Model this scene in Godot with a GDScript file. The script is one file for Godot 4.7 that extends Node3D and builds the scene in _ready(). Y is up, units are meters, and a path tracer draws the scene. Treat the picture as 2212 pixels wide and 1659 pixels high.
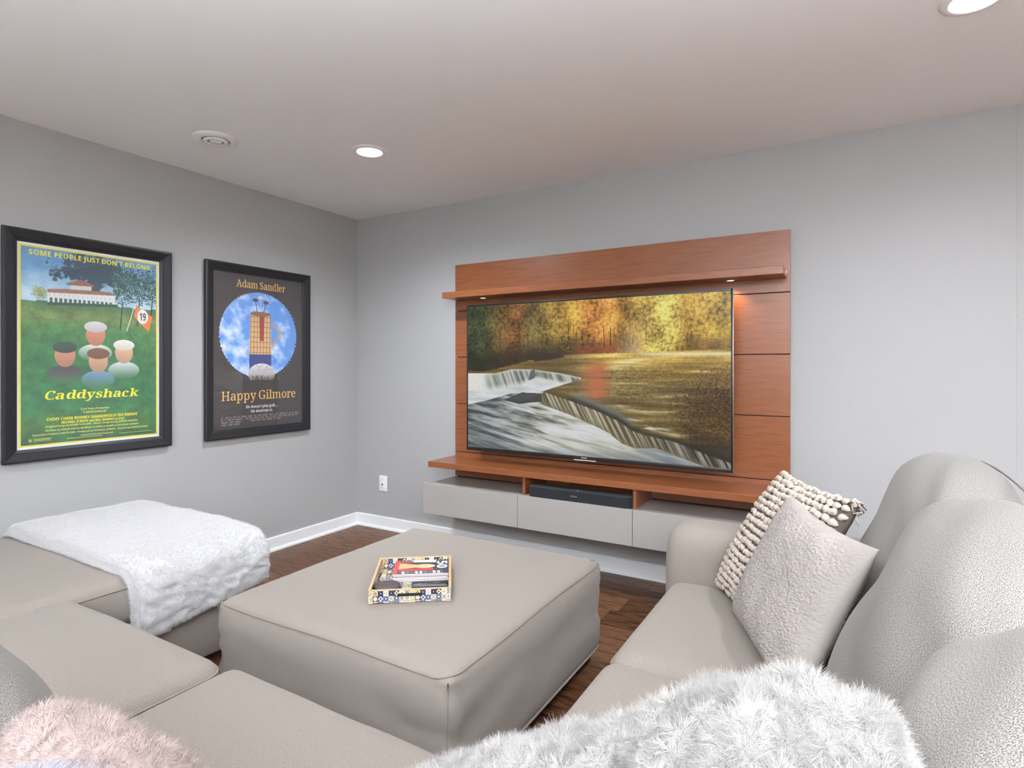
extends Node3D
# A basement television room: sectional sofa round an ottoman, wood media wall, two framed posters.
# World: y up, metres. x runs along the television wall, z out from it into the room; the far left corner is the origin.

var M := {}
var rng := RandomNumberGenerator.new()


func _ready() -> void:
	rng.seed = 7
	camera_and_light()
	make_materials()
	build_room()
	build_downlights()
	build_added_lamps()
	build_vent()
	build_outlet()
	build_media_wall()
	build_television()
	build_soundbar()
	build_posters()
	build_sofa()
	build_ottoman()
	build_tray()
	build_cushions()
	build_throws()


func camera_and_light() -> void:
	var cam := Camera3D.new()
	cam.name = "camera"
	cam.projection = Camera3D.PROJECTION_FRUSTUM
	cam.near = 0.05
	cam.far = 60.0
	cam.size = 0.05 * 1659.0 / 1250.0
	cam.frustum_offset = Vector2(0, 0.05 * (790.5 - 829.5) / 1250.0)
	cam.position = Vector3(3.427, 1.2667, 3.387)
	cam.rotation_degrees = Vector3(0, 30.4, 0)
	cam.current = true
	add_child(cam)
	var env := Environment.new()
	env.background_mode = Environment.BG_COLOR
	env.background_color = Color(0.02, 0.02, 0.02)
	env.tonemap_mode = Environment.TONE_MAPPER_LINEAR
	env.tonemap_exposure = 1.24
	env.sdfgi_enabled = true
	env.ssao_enabled = true
	env.ssil_enabled = true
	var we := WorldEnvironment.new()
	we.name = "environment"
	we.environment = env
	add_child(we)


const UP_TINT := Color(0.92, 0.96, 1.0)
const LAMP_TINT := Color(0.93, 0.965, 1.0)
# the recessed ceiling lamps, first pair seen, others unseen to light the room: place, strength
const LAMPS := [
	[Vector3(1.157, 2.44, 1.055), 4.7], [Vector3(3.768, 2.44, 1.05), 2.1],
	[Vector3(1.157, 2.44, 4.4), 1.4], [Vector3(3.768, 2.44, 4.4), 1.4],
	[Vector3(6.3, 2.44, 1.05), 1.4], [Vector3(6.3, 2.44, 4.4), 1.4]]
# added fill lamps out of view, brightening the ceiling: place of the bulb, strength
const ADDED_LAMPS := [[Vector3(3.9, 1.12, 5.2), 30.0], [Vector3(5.3, 1.12, 5.2), 30.0]]


# ------------------------------------------------------------------ helpers
func thing(called: String, label: String, category: String, at := Vector3.ZERO, turn := 0.0, group := "") -> Node3D:
	var o := Node3D.new()
	o.name = called
	o.position = at
	o.rotation.y = turn
	add_child(o, true)
	number(o, called)
	tag(o, label, category, group)
	return o


func number(o: Node, called: String) -> void:
	var n := 0
	for c in o.get_parent().get_children():
		if c != o and (c.name == called or str(c.name).begins_with(called + "_0")):
			n += 1
	o.name = called if n == 0 else "%s_%03d" % [called, n]


func tag(o: Node, label: String, category: String, group := "") -> void:
	o.set_meta("label", label)
	o.set_meta("category", category)
	if group:
		o.set_meta("group", group)


func part(called: String, mesh: Mesh, mat: Material, parent: Node = self, at := Vector3.ZERO, rot := Vector3.ZERO) -> MeshInstance3D:
	var o := MeshInstance3D.new()
	o.name = called
	o.mesh = mesh
	o.material_override = mat
	o.position = at
	o.rotation_degrees = rot
	o.cast_shadow = GeometryInstance3D.SHADOW_CASTING_SETTING_ON
	parent.add_child(o, true)
	return o


func pieces(called: String, k: int) -> String:
	return called if k == 0 else "%s_%03d" % [called, k]


func structure(called: String, mesh: Mesh, mat: Material, at := Vector3.ZERO) -> MeshInstance3D:
	var o := part(called, mesh, mat, self, at)
	o.set_meta("kind", "structure")
	return o


func axis_list(half: float, r: float, kr: int, step: float) -> PackedFloat32Array:
	var a := PackedFloat32Array()
	var inner := half - r
	for i in kr:
		a.append(-half + r * (1.0 - cos(PI / 2 * i / kr)) if kr > 1 else -half)
	var n := maxi(1, int(ceil(2.0 * inner / step)))
	for i in n + 1:
		a.append(-inner + 2.0 * inner * i / n)
	for i in kr:
		a.append(-a[kr - 1 - i])
	return a


# a box with rounded edges; bend moves every point (Vector3 -> Vector3); flat gives hard furniture edges
func round_box(size: Vector3, r: float, kr := 3, step := 10.0, bend = null, flat := false) -> ArrayMesh:
	var half := size / 2.0
	r = minf(r, minf(half.x, minf(half.y, half.z)) * 0.98)
	var lists := [axis_list(half.x, r, kr, step), axis_list(half.y, r, kr, step), axis_list(half.z, r, kr, step)]
	var inner := half - Vector3(r, r, r)
	var st := SurfaceTool.new()
	st.begin(Mesh.PRIMITIVE_TRIANGLES)
	st.set_smooth_group(-1 if flat else 0)
	for axis in 3:
		var ua: int = (axis + 1) % 3
		var va: int = (axis + 2) % 3
		var us: PackedFloat32Array = lists[ua]
		var vs: PackedFloat32Array = lists[va]
		for s in [-1.0, 1.0]:
			var pts: Array[PackedVector3Array] = []
			for u in us:
				var row := PackedVector3Array()
				for v in vs:
					var q := Vector3.ZERO
					q[axis] = s * half[axis]
					q[ua] = u
					q[va] = v
					var c := q.clamp(-inner, inner)
					var p := c + (q - c).normalized() * r
					row.append(bend.call(p) if bend != null else p)
				pts.append(row)
			for i in us.size() - 1:
				for j in vs.size() - 1:
					quad(st, pts[i][j], pts[i + 1][j], pts[i + 1][j + 1], pts[i][j + 1], s > 0)
	st.generate_normals()
	return st.commit()


# corners run anticlockwise seen from outside when out is true
func quad(st: SurfaceTool, a: Vector3, b: Vector3, c: Vector3, d: Vector3, out := true) -> void:
	for p in ([a, c, b, a, d, c] if out else [a, b, c, a, c, d]):
		st.add_vertex(p)


func box(size: Vector3, r := 0.0015) -> ArrayMesh:
	return round_box(size, r, 1, 10.0, null, true)


# a box given by its two corners
func box_at(called: String, lo: Vector3, hi: Vector3, mat: Material, parent: Node, r := 0.0015) -> MeshInstance3D:
	return part(called, box(hi - lo, r), mat, parent, (lo + hi) / 2.0)


func grid(nu: int, nv: int, f: Callable, uv := false) -> ArrayMesh:
	var st := SurfaceTool.new()
	st.begin(Mesh.PRIMITIVE_TRIANGLES)
	st.set_smooth_group(0)
	add_grid(st, nu, nv, f, uv)
	st.generate_normals()
	return st.commit()


# f(u, v) with u, v in 0..1; the front is where u x v points
func add_grid(st: SurfaceTool, nu: int, nv: int, f: Callable, uv := false) -> void:
	var pts: Array[PackedVector3Array] = []
	for i in nu + 1:
		var row := PackedVector3Array()
		for j in nv + 1:
			row.append(f.call(float(i) / nu, float(j) / nv))
		pts.append(row)
	for i in nu:
		for j in nv:
			for k in [[0, 0], [1, 1], [1, 0], [0, 0], [0, 1], [1, 1]]:
				if uv:
					st.set_uv(Vector2(float(i + k[0]) / nu, 1.0 - float(j + k[1]) / nv))
				st.add_vertex(pts[i + k[0]][j + k[1]])


# a flat picture w x h facing +z, its picture upright
func panel(w: float, h: float) -> ArrayMesh:
	return grid(1, 1, func(u, v): return Vector3((u - 0.5) * w, (v - 0.5) * h, 0), true)


func lathe(profile: PackedVector2Array, n := 40) -> ArrayMesh:
	var k := profile.size() - 1
	return grid(n, k, func(u, v):
		var p: Vector2 = profile[int(round(v * k))]
		return Vector3(p.x * cos(-u * TAU), p.y, p.x * sin(-u * TAU)))


func tube(path: PackedVector3Array, r: float, n := 6, closed := false) -> ArrayMesh:
	var k := path.size()
	var rings: Array[PackedVector3Array] = []
	var side := Vector3.UP
	for i in k:
		var a := path[(i - 1 + k) % k] if closed else path[maxi(i - 1, 0)]
		var b := path[(i + 1) % k] if closed else path[mini(i + 1, k - 1)]
		var t := (b - a).normalized()
		if absf(t.dot(side)) > 0.95:
			side = Vector3.RIGHT if absf(t.x) < 0.9 else Vector3.BACK
		var x := t.cross(side).normalized()
		var y := x.cross(t).normalized()
		var ring := PackedVector3Array()
		for j in n:
			var ang := TAU * j / n
			ring.append(path[i] + (x * cos(ang) + y * sin(ang)) * r)
		rings.append(ring)
	var st := SurfaceTool.new()
	st.begin(Mesh.PRIMITIVE_TRIANGLES)
	st.set_smooth_group(0)
	for i in (k if closed else k - 1):
		var p := rings[i]
		var q := rings[(i + 1) % k]
		for j in n:
			var m := (j + 1) % n
			quad(st, p[j], p[m], q[m], q[j], false)
	if not closed:
		for j in range(1, n - 1):
			for p in [rings[0][0], rings[0][j], rings[0][j + 1], rings[k - 1][0], rings[k - 1][j + 1], rings[k - 1][j]]:
				st.add_vertex(p)
	st.generate_normals()
	return st.commit()


# a loop round a rectangle with rounded corners, lying flat at height y
func rect_loop(hx: float, hz: float, r: float, y: float, n := 6) -> PackedVector3Array:
	var a := PackedVector3Array()
	var cs := [Vector2(hx - r, hz - r), Vector2(-hx + r, hz - r), Vector2(-hx + r, -hz + r), Vector2(hx - r, -hz + r)]
	for k in 4:
		for i in n + 1:
			var t := PI / 2 * (k + float(i) / n)
			a.append(Vector3(cs[k].x + r * cos(t), y, cs[k].y + r * sin(t)))
		var c2: Vector2 = cs[(k + 1) % 4]
		var p := a[a.size() - 1]
		var t2 := PI / 2 * (k + 1)
		var e := Vector3(c2.x + r * cos(t2), y, c2.y + r * sin(t2))
		for i in range(1, 12):
			a.append(p.lerp(e, i / 12.0))
	return a


func letters(text: String, parent: Node, mat: Material, w: float, h: float, at: Vector3, serif := false, bold := true, called := "lettering", slant := 0.0) -> MeshInstance3D:
	var t := TextMesh.new()
	var f := SystemFont.new()
	f.font_names = PackedStringArray(["Droid Serif" if serif else "Droid Sans"])
	f.font_weight = 700 if bold else 400
	t.font = f
	t.text = text
	t.font_size = 32
	t.pixel_size = 0.01
	t.depth = 0.02
	t.curve_step = 1.0
	var b := t.get_aabb()
	var o := part(called, t, mat, parent, at)
	var s := Vector3(w / maxf(b.size.x, 0.001), h / maxf(b.size.y, 0.001), 0.03)
	o.basis = Basis(Vector3(s.x, 0, 0), Vector3(slant * s.y, s.y, 0), Vector3(0, 0, s.z))
	o.position = at - o.basis * Vector3(b.get_center().x, b.get_center().y, 0)
	return o


func noise(freq: float, seed_ := 1, kind := FastNoiseLite.TYPE_SIMPLEX_SMOOTH, octaves := 3) -> FastNoiseLite:
	var n := FastNoiseLite.new()
	n.noise_type = kind
	n.frequency = freq
	n.seed = seed_
	n.fractal_octaves = octaves
	if octaves == 1:
		n.fractal_type = FastNoiseLite.FRACTAL_NONE
	return n


# a seamless noise picture run through a ramp of colours
func ramp_tex(n: FastNoiseLite, w: int, h: int, cols: Array, at: Array) -> ImageTexture:
	var src := n.get_seamless_image(w, h).get_data()
	var lut := PackedByteArray()
	for i in 256:
		var v := i / 255.0
		var c: Color = cols[0]
		for k in cols.size() - 1:
			if v >= at[k]:
				var e0: Color = cols[k]
				c = e0.lerp(cols[k + 1], clampf((v - at[k]) / (at[k + 1] - at[k]), 0, 1))
		lut.append_array([int(c.r * 255), int(c.g * 255), int(c.b * 255)])
	var out := PackedByteArray()
	out.resize(w * h * 3)
	for i in w * h:
		var k := src[i] * 3
		out[i * 3] = lut[k]
		out[i * 3 + 1] = lut[k + 1]
		out[i * 3 + 2] = lut[k + 2]
	return ImageTexture.create_from_image(Image.create_from_data(w, h, false, Image.FORMAT_RGB8, out))


func mat(c: Color, rough := 0.6, metal := 0.0, spec := 0.5) -> StandardMaterial3D:
	var m := StandardMaterial3D.new()
	m.albedo_color = c
	m.roughness = rough
	m.metallic = metal
	m.metallic_specular = spec
	return m


func textured(c: Color, t: Texture2D, scale: Vector3, rough := 0.6, world := true) -> StandardMaterial3D:
	var m := mat(c, rough)
	m.albedo_texture = t
	m.uv1_triplanar = true
	m.uv1_world_triplanar = world
	m.uv1_scale = scale
	m.uv1_triplanar_sharpness = 4.0
	return m


func glow(c: Color, energy: float) -> StandardMaterial3D:
	var m := mat(c, 0.5)
	m.emission_enabled = true
	m.emission = c
	m.emission_energy_multiplier = energy
	return m


func s8(r: int, g: int, b: int) -> Color:
	return Color8(r, g, b)


# ------------------------------------------------------------------ materials
func make_materials() -> void:
	M.wall = mat(s8(168, 166, 164), 0.75, 0.0, 0.3)
	M.ceiling = mat(s8(247, 246, 246), 0.9, 0.0, 0.2)
	M.trim = mat(s8(238, 238, 238), 0.35)
	M.white = mat(s8(240, 238, 236), 0.4)
	var g := noise(0.02, 3, FastNoiseLite.TYPE_SIMPLEX_SMOOTH, 5)
	var grain := ramp_tex(g, 512, 512, [s8(222, 206, 194), s8(236, 226, 218), s8(248, 243, 238), s8(230, 218, 208)], [0.15, 0.42, 0.62, 0.9])
	M.wood = textured(s8(146, 90, 56), grain, Vector3(0.32, 8.5, 8.5), 0.3)
	M.wood.clearcoat_enabled = true
	M.wood.clearcoat = 0.2
	M.wood.clearcoat_roughness = 0.25
	M.groove = mat(s8(48, 26, 16), 0.6)
	var boards := [s8(128, 92, 66), s8(114, 81, 57), s8(138, 101, 73), s8(106, 74, 51)]
	var fg := noise(0.012, 11, FastNoiseLite.TYPE_SIMPLEX_SMOOTH, 6)
	fg.fractal_gain = 0.65
	var fgrain := ramp_tex(fg, 512, 512, [s8(120, 96, 80), s8(208, 190, 172), s8(250, 240, 228), s8(206, 184, 166)], [0.2, 0.42, 0.58, 0.85])
	M.boards = []
	for k in 4:
		var b := textured(boards[k], fgrain, Vector3(0.6, 7.0, 7.0), 0.45)
		b.uv1_offset = Vector3(0.23 * k, 0.31 * k, 0.17 * k)
		M.boards.append(b)
	M.lacquer = mat(s8(162, 156, 151), 0.12)
	M.cabinet = mat(s8(160, 153, 147), 0.1)
	# heathered upholstery: fine flecks over a slow mottling
	var fleck := ramp_tex(noise(0.28, 21, FastNoiseLite.TYPE_SIMPLEX, 2), 512, 512, [s8(140, 131, 122), s8(214, 207, 200), s8(255, 253, 250)], [0.33, 0.5, 0.67])
	M.fabric = textured(s8(174, 166, 160), fleck, Vector3(4.2, 4.2, 4.2), 0.95)
	M.fabric_grey = textured(s8(160, 158, 155), fleck, Vector3(4.2, 4.2, 4.2), 0.95)
	for m in [M.fabric, M.fabric_grey]:
		m.metallic_specular = 0.25
		m.rim_enabled = true
		m.rim = 0.3
		m.heightmap_enabled = true
		m.heightmap_texture = fleck
		m.heightmap_scale = 0.012
	M.seam = mat(s8(138, 128, 119), 0.95, 0.0, 0.2)
	M.leg = mat(s8(40, 30, 25), 0.5)
	M.black = mat(s8(26, 25, 28), 0.35)
	M.frame = mat(s8(30, 29, 33), 0.42)
	M.cloth_black = mat(s8(30, 31, 36), 0.9)
	M.steel = mat(s8(190, 190, 192), 0.3, 0.9)
	M.dark = mat(s8(18, 17, 18), 0.6)
	M.glass = mat(Color(1, 1, 1, 0.04), 0.02)
	M.glass.transparency = BaseMaterial3D.TRANSPARENCY_ALPHA
	M.fur_white = mat(s8(166, 161, 156), 0.9, 0.0, 0.2)
	M.plush = mat(s8(216, 213, 212), 0.95, 0.0, 0.1)
	M.pink = mat(s8(164, 145, 139), 0.95, 0.0, 0.1)
	M.lavender = mat(s8(142, 141, 149), 0.95, 0.0, 0.1)
	for m in [M.fur_white, M.plush, M.pink, M.lavender]:
		m.backlight_enabled = true
		m.backlight = Color(0.6, 0.6, 0.6)
	M.sherpa = mat(s8(170, 161, 154), 0.95, 0.0, 0.1)
	M.yarn = mat(s8(184, 171, 158), 0.95, 0.0, 0.1)
	M.yarn_dark = mat(s8(96, 86, 80), 0.95, 0.0, 0.1)


# ------------------------------------------------------------------ the room
func build_room() -> void:
	var hgt := 2.44
	var xr := 7.4
	var zf := 6.0
	structure("wall_left", box(Vector3(0.12, hgt + 0.2, zf + 0.24)), M.wall, Vector3(-0.06, hgt / 2, zf / 2))
	var back := structure("wall_back", box(Vector3(4.067 + 0.12, hgt + 0.2, 0.12)), M.wall, Vector3((4.067 - 0.12) / 2, hgt / 2, -0.06))
	back.name = "wall_back"
	structure("wall_back_recess", box(Vector3(xr - 4.06, hgt + 0.2, 0.12)), M.wall, Vector3((xr + 4.06) / 2, hgt / 2, -0.068))
	structure("wall_right", box(Vector3(0.12, hgt + 0.2, zf + 0.24)), M.wall, Vector3(xr + 0.06, hgt / 2, zf / 2))
	structure("wall_front", box(Vector3(xr + 0.24, hgt + 0.2, 0.12)), M.wall, Vector3(xr / 2, hgt / 2, zf + 0.06))
	structure("ceiling", box(Vector3(xr + 0.24, 0.12, zf + 0.24)), M.ceiling, Vector3(xr / 2, hgt + 0.06, zf / 2))
	var fl := structure("floor", box(Vector3(xr + 0.24, 0.1, zf + 0.24)), M.dark, Vector3(xr / 2, -0.056, zf / 2))
	# planks along the television wall, their joints staggered
	var w := 0.178
	var l := 1.22
	var plank := box(Vector3(l - 0.0012, 0.006, w - 0.0012), 0.001)
	var k := 0
	for row in int(ceil(zf / w)):
		var x0 := -fposmod(row * 0.437 + 0.2 * (row % 3), l)
		while x0 < xr:
			var a := maxf(x0, 0.001)
			var b := minf(x0 + l, xr - 0.001)
			if b - a > 0.03 and row * w + w <= zf + 0.12:
				var whole := b - a > l - 0.01
				part(pieces("floor_board", k), plank if whole else box(Vector3(b - a - 0.0012, 0.006, w - 0.0012), 0.001), M.boards[(row * 7 + k * 5 + k / 3) % 4], fl, Vector3((a + b) / 2 - xr / 2, 0.053, row * w + w / 2 - zf / 2))
				k += 1
			x0 += l
	# baseboards with a shoe moulding
	for side in 2:
		var len_: float = zf if side == 0 else 4.067
		var bb := structure("baseboard_left" if side == 0 else "baseboard_back", profile_bar(PackedVector2Array([Vector2(0, 0), Vector2(0.014, 0), Vector2(0.014, 0.088), Vector2(0.010, 0.094), Vector2(0, 0.094)]), len_), M.trim)
		part("shoe_moulding", profile_bar(PackedVector2Array([Vector2(0.0141, 0), Vector2(0.029, 0), Vector2(0.029, 0.006), Vector2(0.0265, 0.014), Vector2(0.021, 0.019), Vector2(0.0141, 0.021)]), len_), M.trim, bb)
		if side == 1:   # the bar runs along z facing +x; turn it to run along x facing +z
			bb.transform = Transform3D(Basis(Vector3(0, 0, 1), Vector3(0, 1, 0), Vector3(-1, 0, 0)), Vector3(4.067, 0, 0))


# a bar of that (x, y) profile from z = 0 to z = length
func profile_bar(p: PackedVector2Array, length: float) -> ArrayMesh:
	var st := SurfaceTool.new()
	st.begin(Mesh.PRIMITIVE_TRIANGLES)
	st.set_smooth_group(-1)
	var n := p.size()
	for i in n:
		var a := p[i]
		var b := p[(i + 1) % n]
		quad(st, Vector3(a.x, a.y, length), Vector3(a.x, a.y, 0), Vector3(b.x, b.y, 0), Vector3(b.x, b.y, length))
	for t in range(1, n - 1):
		for q in [p[0], p[t + 1], p[t]]:
			st.add_vertex(Vector3(q.x, q.y, length))
		for q in [p[0], p[t], p[t + 1]]:
			st.add_vertex(Vector3(q.x, q.y, 0))
	st.generate_normals()
	return st.commit()


func build_downlights() -> void:
	var ring := lathe(PackedVector2Array([Vector2(0.0675, 0.0), Vector2(0.0675, -0.006), Vector2(0.073, -0.0095), Vector2(0.086, -0.007), Vector2(0.0965, -0.002), Vector2(0.0975, 0.0)]), 56)
	var lens := lathe(PackedVector2Array([Vector2(0.0, -0.004), Vector2(0.03, -0.004), Vector2(0.06, -0.004), Vector2(0.0675, -0.003)]), 48)
	var lit := glow(Color(1.0, 0.985, 0.96), 6.0)
	var names := ["bright round recessed ceiling light above the room corner left of the wood unit", "bright round recessed ceiling light cut off by the top right of the view", "", "", "", ""]
	for k in LAMPS.size():
		var at: Vector3 = LAMPS[k][0]
		var label: String = names[k] if names[k] else "unseen round recessed ceiling light out of view, lighting the rest of the room"
		var t := thing("ceiling_light", label, "ceiling light", at, 0.0, "recessed ceiling lights")
		part("trim_ring", ring, M.white, t)
		part("lens", lens, lit, t)
		var l := SpotLight3D.new()
		l.name = "lamp"
		l.light_color = LAMP_TINT
		l.light_energy = LAMPS[k][1]
		l.spot_angle = 79.0
		l.spot_angle_attenuation = 1.0
		l.spot_range = 14.0
		l.spot_attenuation = 2.0
		l.light_size = 0.06
		l.shadow_enabled = true
		l.position = Vector3(0, -0.012, 0)
		l.rotation_degrees = Vector3(-90, 0, 0)
		t.add_child(l)


# added out of view: a narrow table with open-topped fill lamps lighting the ceiling
func build_added_lamps() -> void:
	var t := thing("added_console_table", "added narrow white console table out of view, carrying the fill lamps", "table", Vector3(4.6, 0, 5.2))
	part("tabletop", box(Vector3(2.6, 0.03, 0.3), 0.003), M.white, t, Vector3(0, 0.735, 0))
	for sx in [-1, 1]:
		for sz in [-1, 1]:
			part("leg", box(Vector3(0.04, 0.72, 0.04), 0.003), M.white, t, Vector3(sx * 1.26, 0.36, sz * 0.12))
	for k in 2:
		var at: Vector3 = ADDED_LAMPS[k][0]
		var o := thing("added_table_lamp", "added white table lamp with an open drum shade, out of view to brighten the ceiling, %s on the added console table" % ["left" if k == 0 else "right"], "lamp", Vector3(at.x, 0.7501, at.z), 0.0, "added fill lamps out of view")
		part("base", lathe(PackedVector2Array([Vector2(0.0, 0.0), Vector2(0.07, 0.0), Vector2(0.07, 0.012), Vector2(0.02, 0.03), Vector2(0.045, 0.10), Vector2(0.05, 0.16), Vector2(0.012, 0.24), Vector2(0.008, 0.33), Vector2(0.0, 0.33)]), 32), M.white, o)
		part("shade", lathe(PackedVector2Array([Vector2(0.13, 0.24), Vector2(0.125, 0.44), Vector2(0.122, 0.44), Vector2(0.127, 0.24), Vector2(0.13, 0.24)]), 36), M.white, o)
		part("bulb", lathe(PackedVector2Array([Vector2(0.0, 0.325), Vector2(0.02, 0.34), Vector2(0.032, 0.37), Vector2(0.02, 0.40), Vector2(0.0, 0.408)]), 20), glow(Color(1, 0.98, 0.95), 3.0), o)
		var l := SpotLight3D.new()
		l.name = "lamp"
		l.light_color = UP_TINT
		l.light_energy = ADDED_LAMPS[k][1]
		l.spot_angle = 76.0
		l.spot_angle_attenuation = 0.3
		l.spot_range = 14.0
		l.spot_attenuation = 2.0
		l.light_size = 0.03
		l.shadow_enabled = true
		l.position = Vector3(0, 0.425, 0)
		l.rotation_degrees = Vector3(90, 0, 0)
		o.add_child(l)


func build_vent() -> void:
	var t := thing("ceiling_vent", "round white ceiling air vent with concentric rings, above the posters", "vent", Vector3(0.594, 2.44, 1.583))
	part("flange", lathe(PackedVector2Array([Vector2(0.066, 0.0), Vector2(0.066, -0.012), Vector2(0.074, -0.016), Vector2(0.105, -0.005), Vector2(0.108, 0.0)]), 48), M.white, t)
	part("ring", lathe(PackedVector2Array([Vector2(0.036, -0.010), Vector2(0.040, -0.020), Vector2(0.056, -0.020), Vector2(0.060, -0.014), Vector2(0.060, -0.008), Vector2(0.036, -0.010)]), 48), M.white, t)
	part("centre_disc", lathe(PackedVector2Array([Vector2(0.0, -0.022), Vector2(0.022, -0.022), Vector2(0.030, -0.018), Vector2(0.031, -0.010), Vector2(0.0, -0.010)]), 40), M.white, t)
	part("dark_opening_disc", lathe(PackedVector2Array([Vector2(0.0, -0.002), Vector2(0.0655, -0.002)]), 40), M.dark, t)  # flat dark disc standing in for the shade inside the vent opening


func build_outlet() -> void:
	var t := thing("wall_outlet", "white rectangular wall outlet with a dark socket, low on the wall beside the corner", "outlet", Vector3(0.278, 0.3515, 0.0))
	part("cover_plate", round_box(Vector3(0.08, 0.12, 0.007), 0.003, 2), M.trim, t, Vector3(0, 0, 0.0035))
	part("insert", round_box(Vector3(0.034, 0.068, 0.006), 0.002, 2), M.trim, t, Vector3(0, 0, 0.006))
	part("socket", round_box(Vector3(0.016, 0.011, 0.004), 0.002, 2), M.dark, t, Vector3(-0.005, -0.008, 0.0085))
	part("slot", round_box(Vector3(0.016, 0.003, 0.003), 0.001, 1), mat(s8(150, 150, 150), 0.5), t, Vector3(0, 0.028, 0.0085))
	part("slot", round_box(Vector3(0.003, 0.016, 0.003), 0.001, 1), mat(s8(150, 150, 150), 0.5), t, Vector3(-0.008, -0.028, 0.0085))


# ------------------------------------------------------------------ the media wall
func build_media_wall() -> void:
	var t := thing("media_wall_unit", "wall-hung cherry wood media unit with shelves and white drawers behind the television", "media unit")
	var x0 := 1.003
	var x1 := 3.152
	box_at("back_board", Vector3(x0 + 0.004, 0.302, 0.001), Vector3(x1 - 0.004, 1.98, 0.034), M.groove, t)
	var ys := [0.49, 0.662, 1.001, 1.3285, 1.654, 1.983]
	for k in 5:
		box_at(pieces("wood_panel", k), Vector3(x0, ys[k] + 0.0025, 0.0342), Vector3(x1, ys[k + 1] - 0.0025, 0.05), M.wood, t, 0.001)
	# upper shelf with two puck lights and a cap on its end
	var sh := box_at("shelf", Vector3(1.018, 1.727, 0.05), Vector3(3.135, 1.767, 0.225), M.wood, t)
	for x in [1.278, 2.866]:
		var at := Vector3(x, 1.727, 0.11) - sh.position
		var p := part("puck_light", lathe(PackedVector2Array([Vector2(0.018, 0.0), Vector2(0.019, -0.003), Vector2(0.027, -0.003), Vector2(0.029, 0.0)]), 28), M.steel, sh, at)
		p.name = "puck_light" if x < 2 else "puck_light_001"
		part("puck_lens" if x < 2 else "puck_lens_001", lathe(PackedVector2Array([Vector2(0.0, -0.002), Vector2(0.018, -0.002)]), 24), glow(Color(1.0, 0.93, 0.84), 3.0), sh, at)
		var l := SpotLight3D.new()
		l.name = "puck_lamp"
		l.light_color = Color(1.0, 0.88, 0.74)
		l.light_energy = 0.12
		l.spot_angle = 60.0
		l.spot_angle_attenuation = 0.7
		l.spot_range = 5.0
		l.spot_attenuation = 2.0
		l.light_size = 0.015
		l.shadow_enabled = true
		l.position = at + Vector3(0, -0.006, 0)
		l.rotation_degrees = Vector3(-90, 0, 0)
		sh.add_child(l)
	part("end_cap", lathe(PackedVector2Array([Vector2(0.0, 0.003), Vector2(0.009, 0.003), Vector2(0.011, 0.0)]), 20), M.white, sh, Vector3(3.135, 1.75, 0.095) - sh.position, Vector3(0, 0, -90))
	# the bench under the television
	box_at("bench_top", Vector3(0.998, 0.596, 0.05), Vector3(3.155, 0.633, 0.350), M.wood, t)
	box_at("divider", Vector3(1.707, 0.487, 0.05), Vector3(1.725, 0.596, 0.33), M.wood, t)
	box_at("divider_001", Vector3(2.398, 0.487, 0.05), Vector3(2.416, 0.596, 0.33), M.wood, t)
	box_at("cabinet_body", Vector3(1.0, 0.300, 0.05), Vector3(3.13, 0.487, 0.3585), M.cabinet, t)
	var xs := [0.975, 1.6975, 2.4115, 3.152]
	for k in 3:
		box_at(pieces("drawer_front", k), Vector3(xs[k] + 0.0015, 0.296, 0.360), Vector3(xs[k + 1] - 0.0015, 0.493, 0.378), M.lacquer, t, 0.0012)


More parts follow.
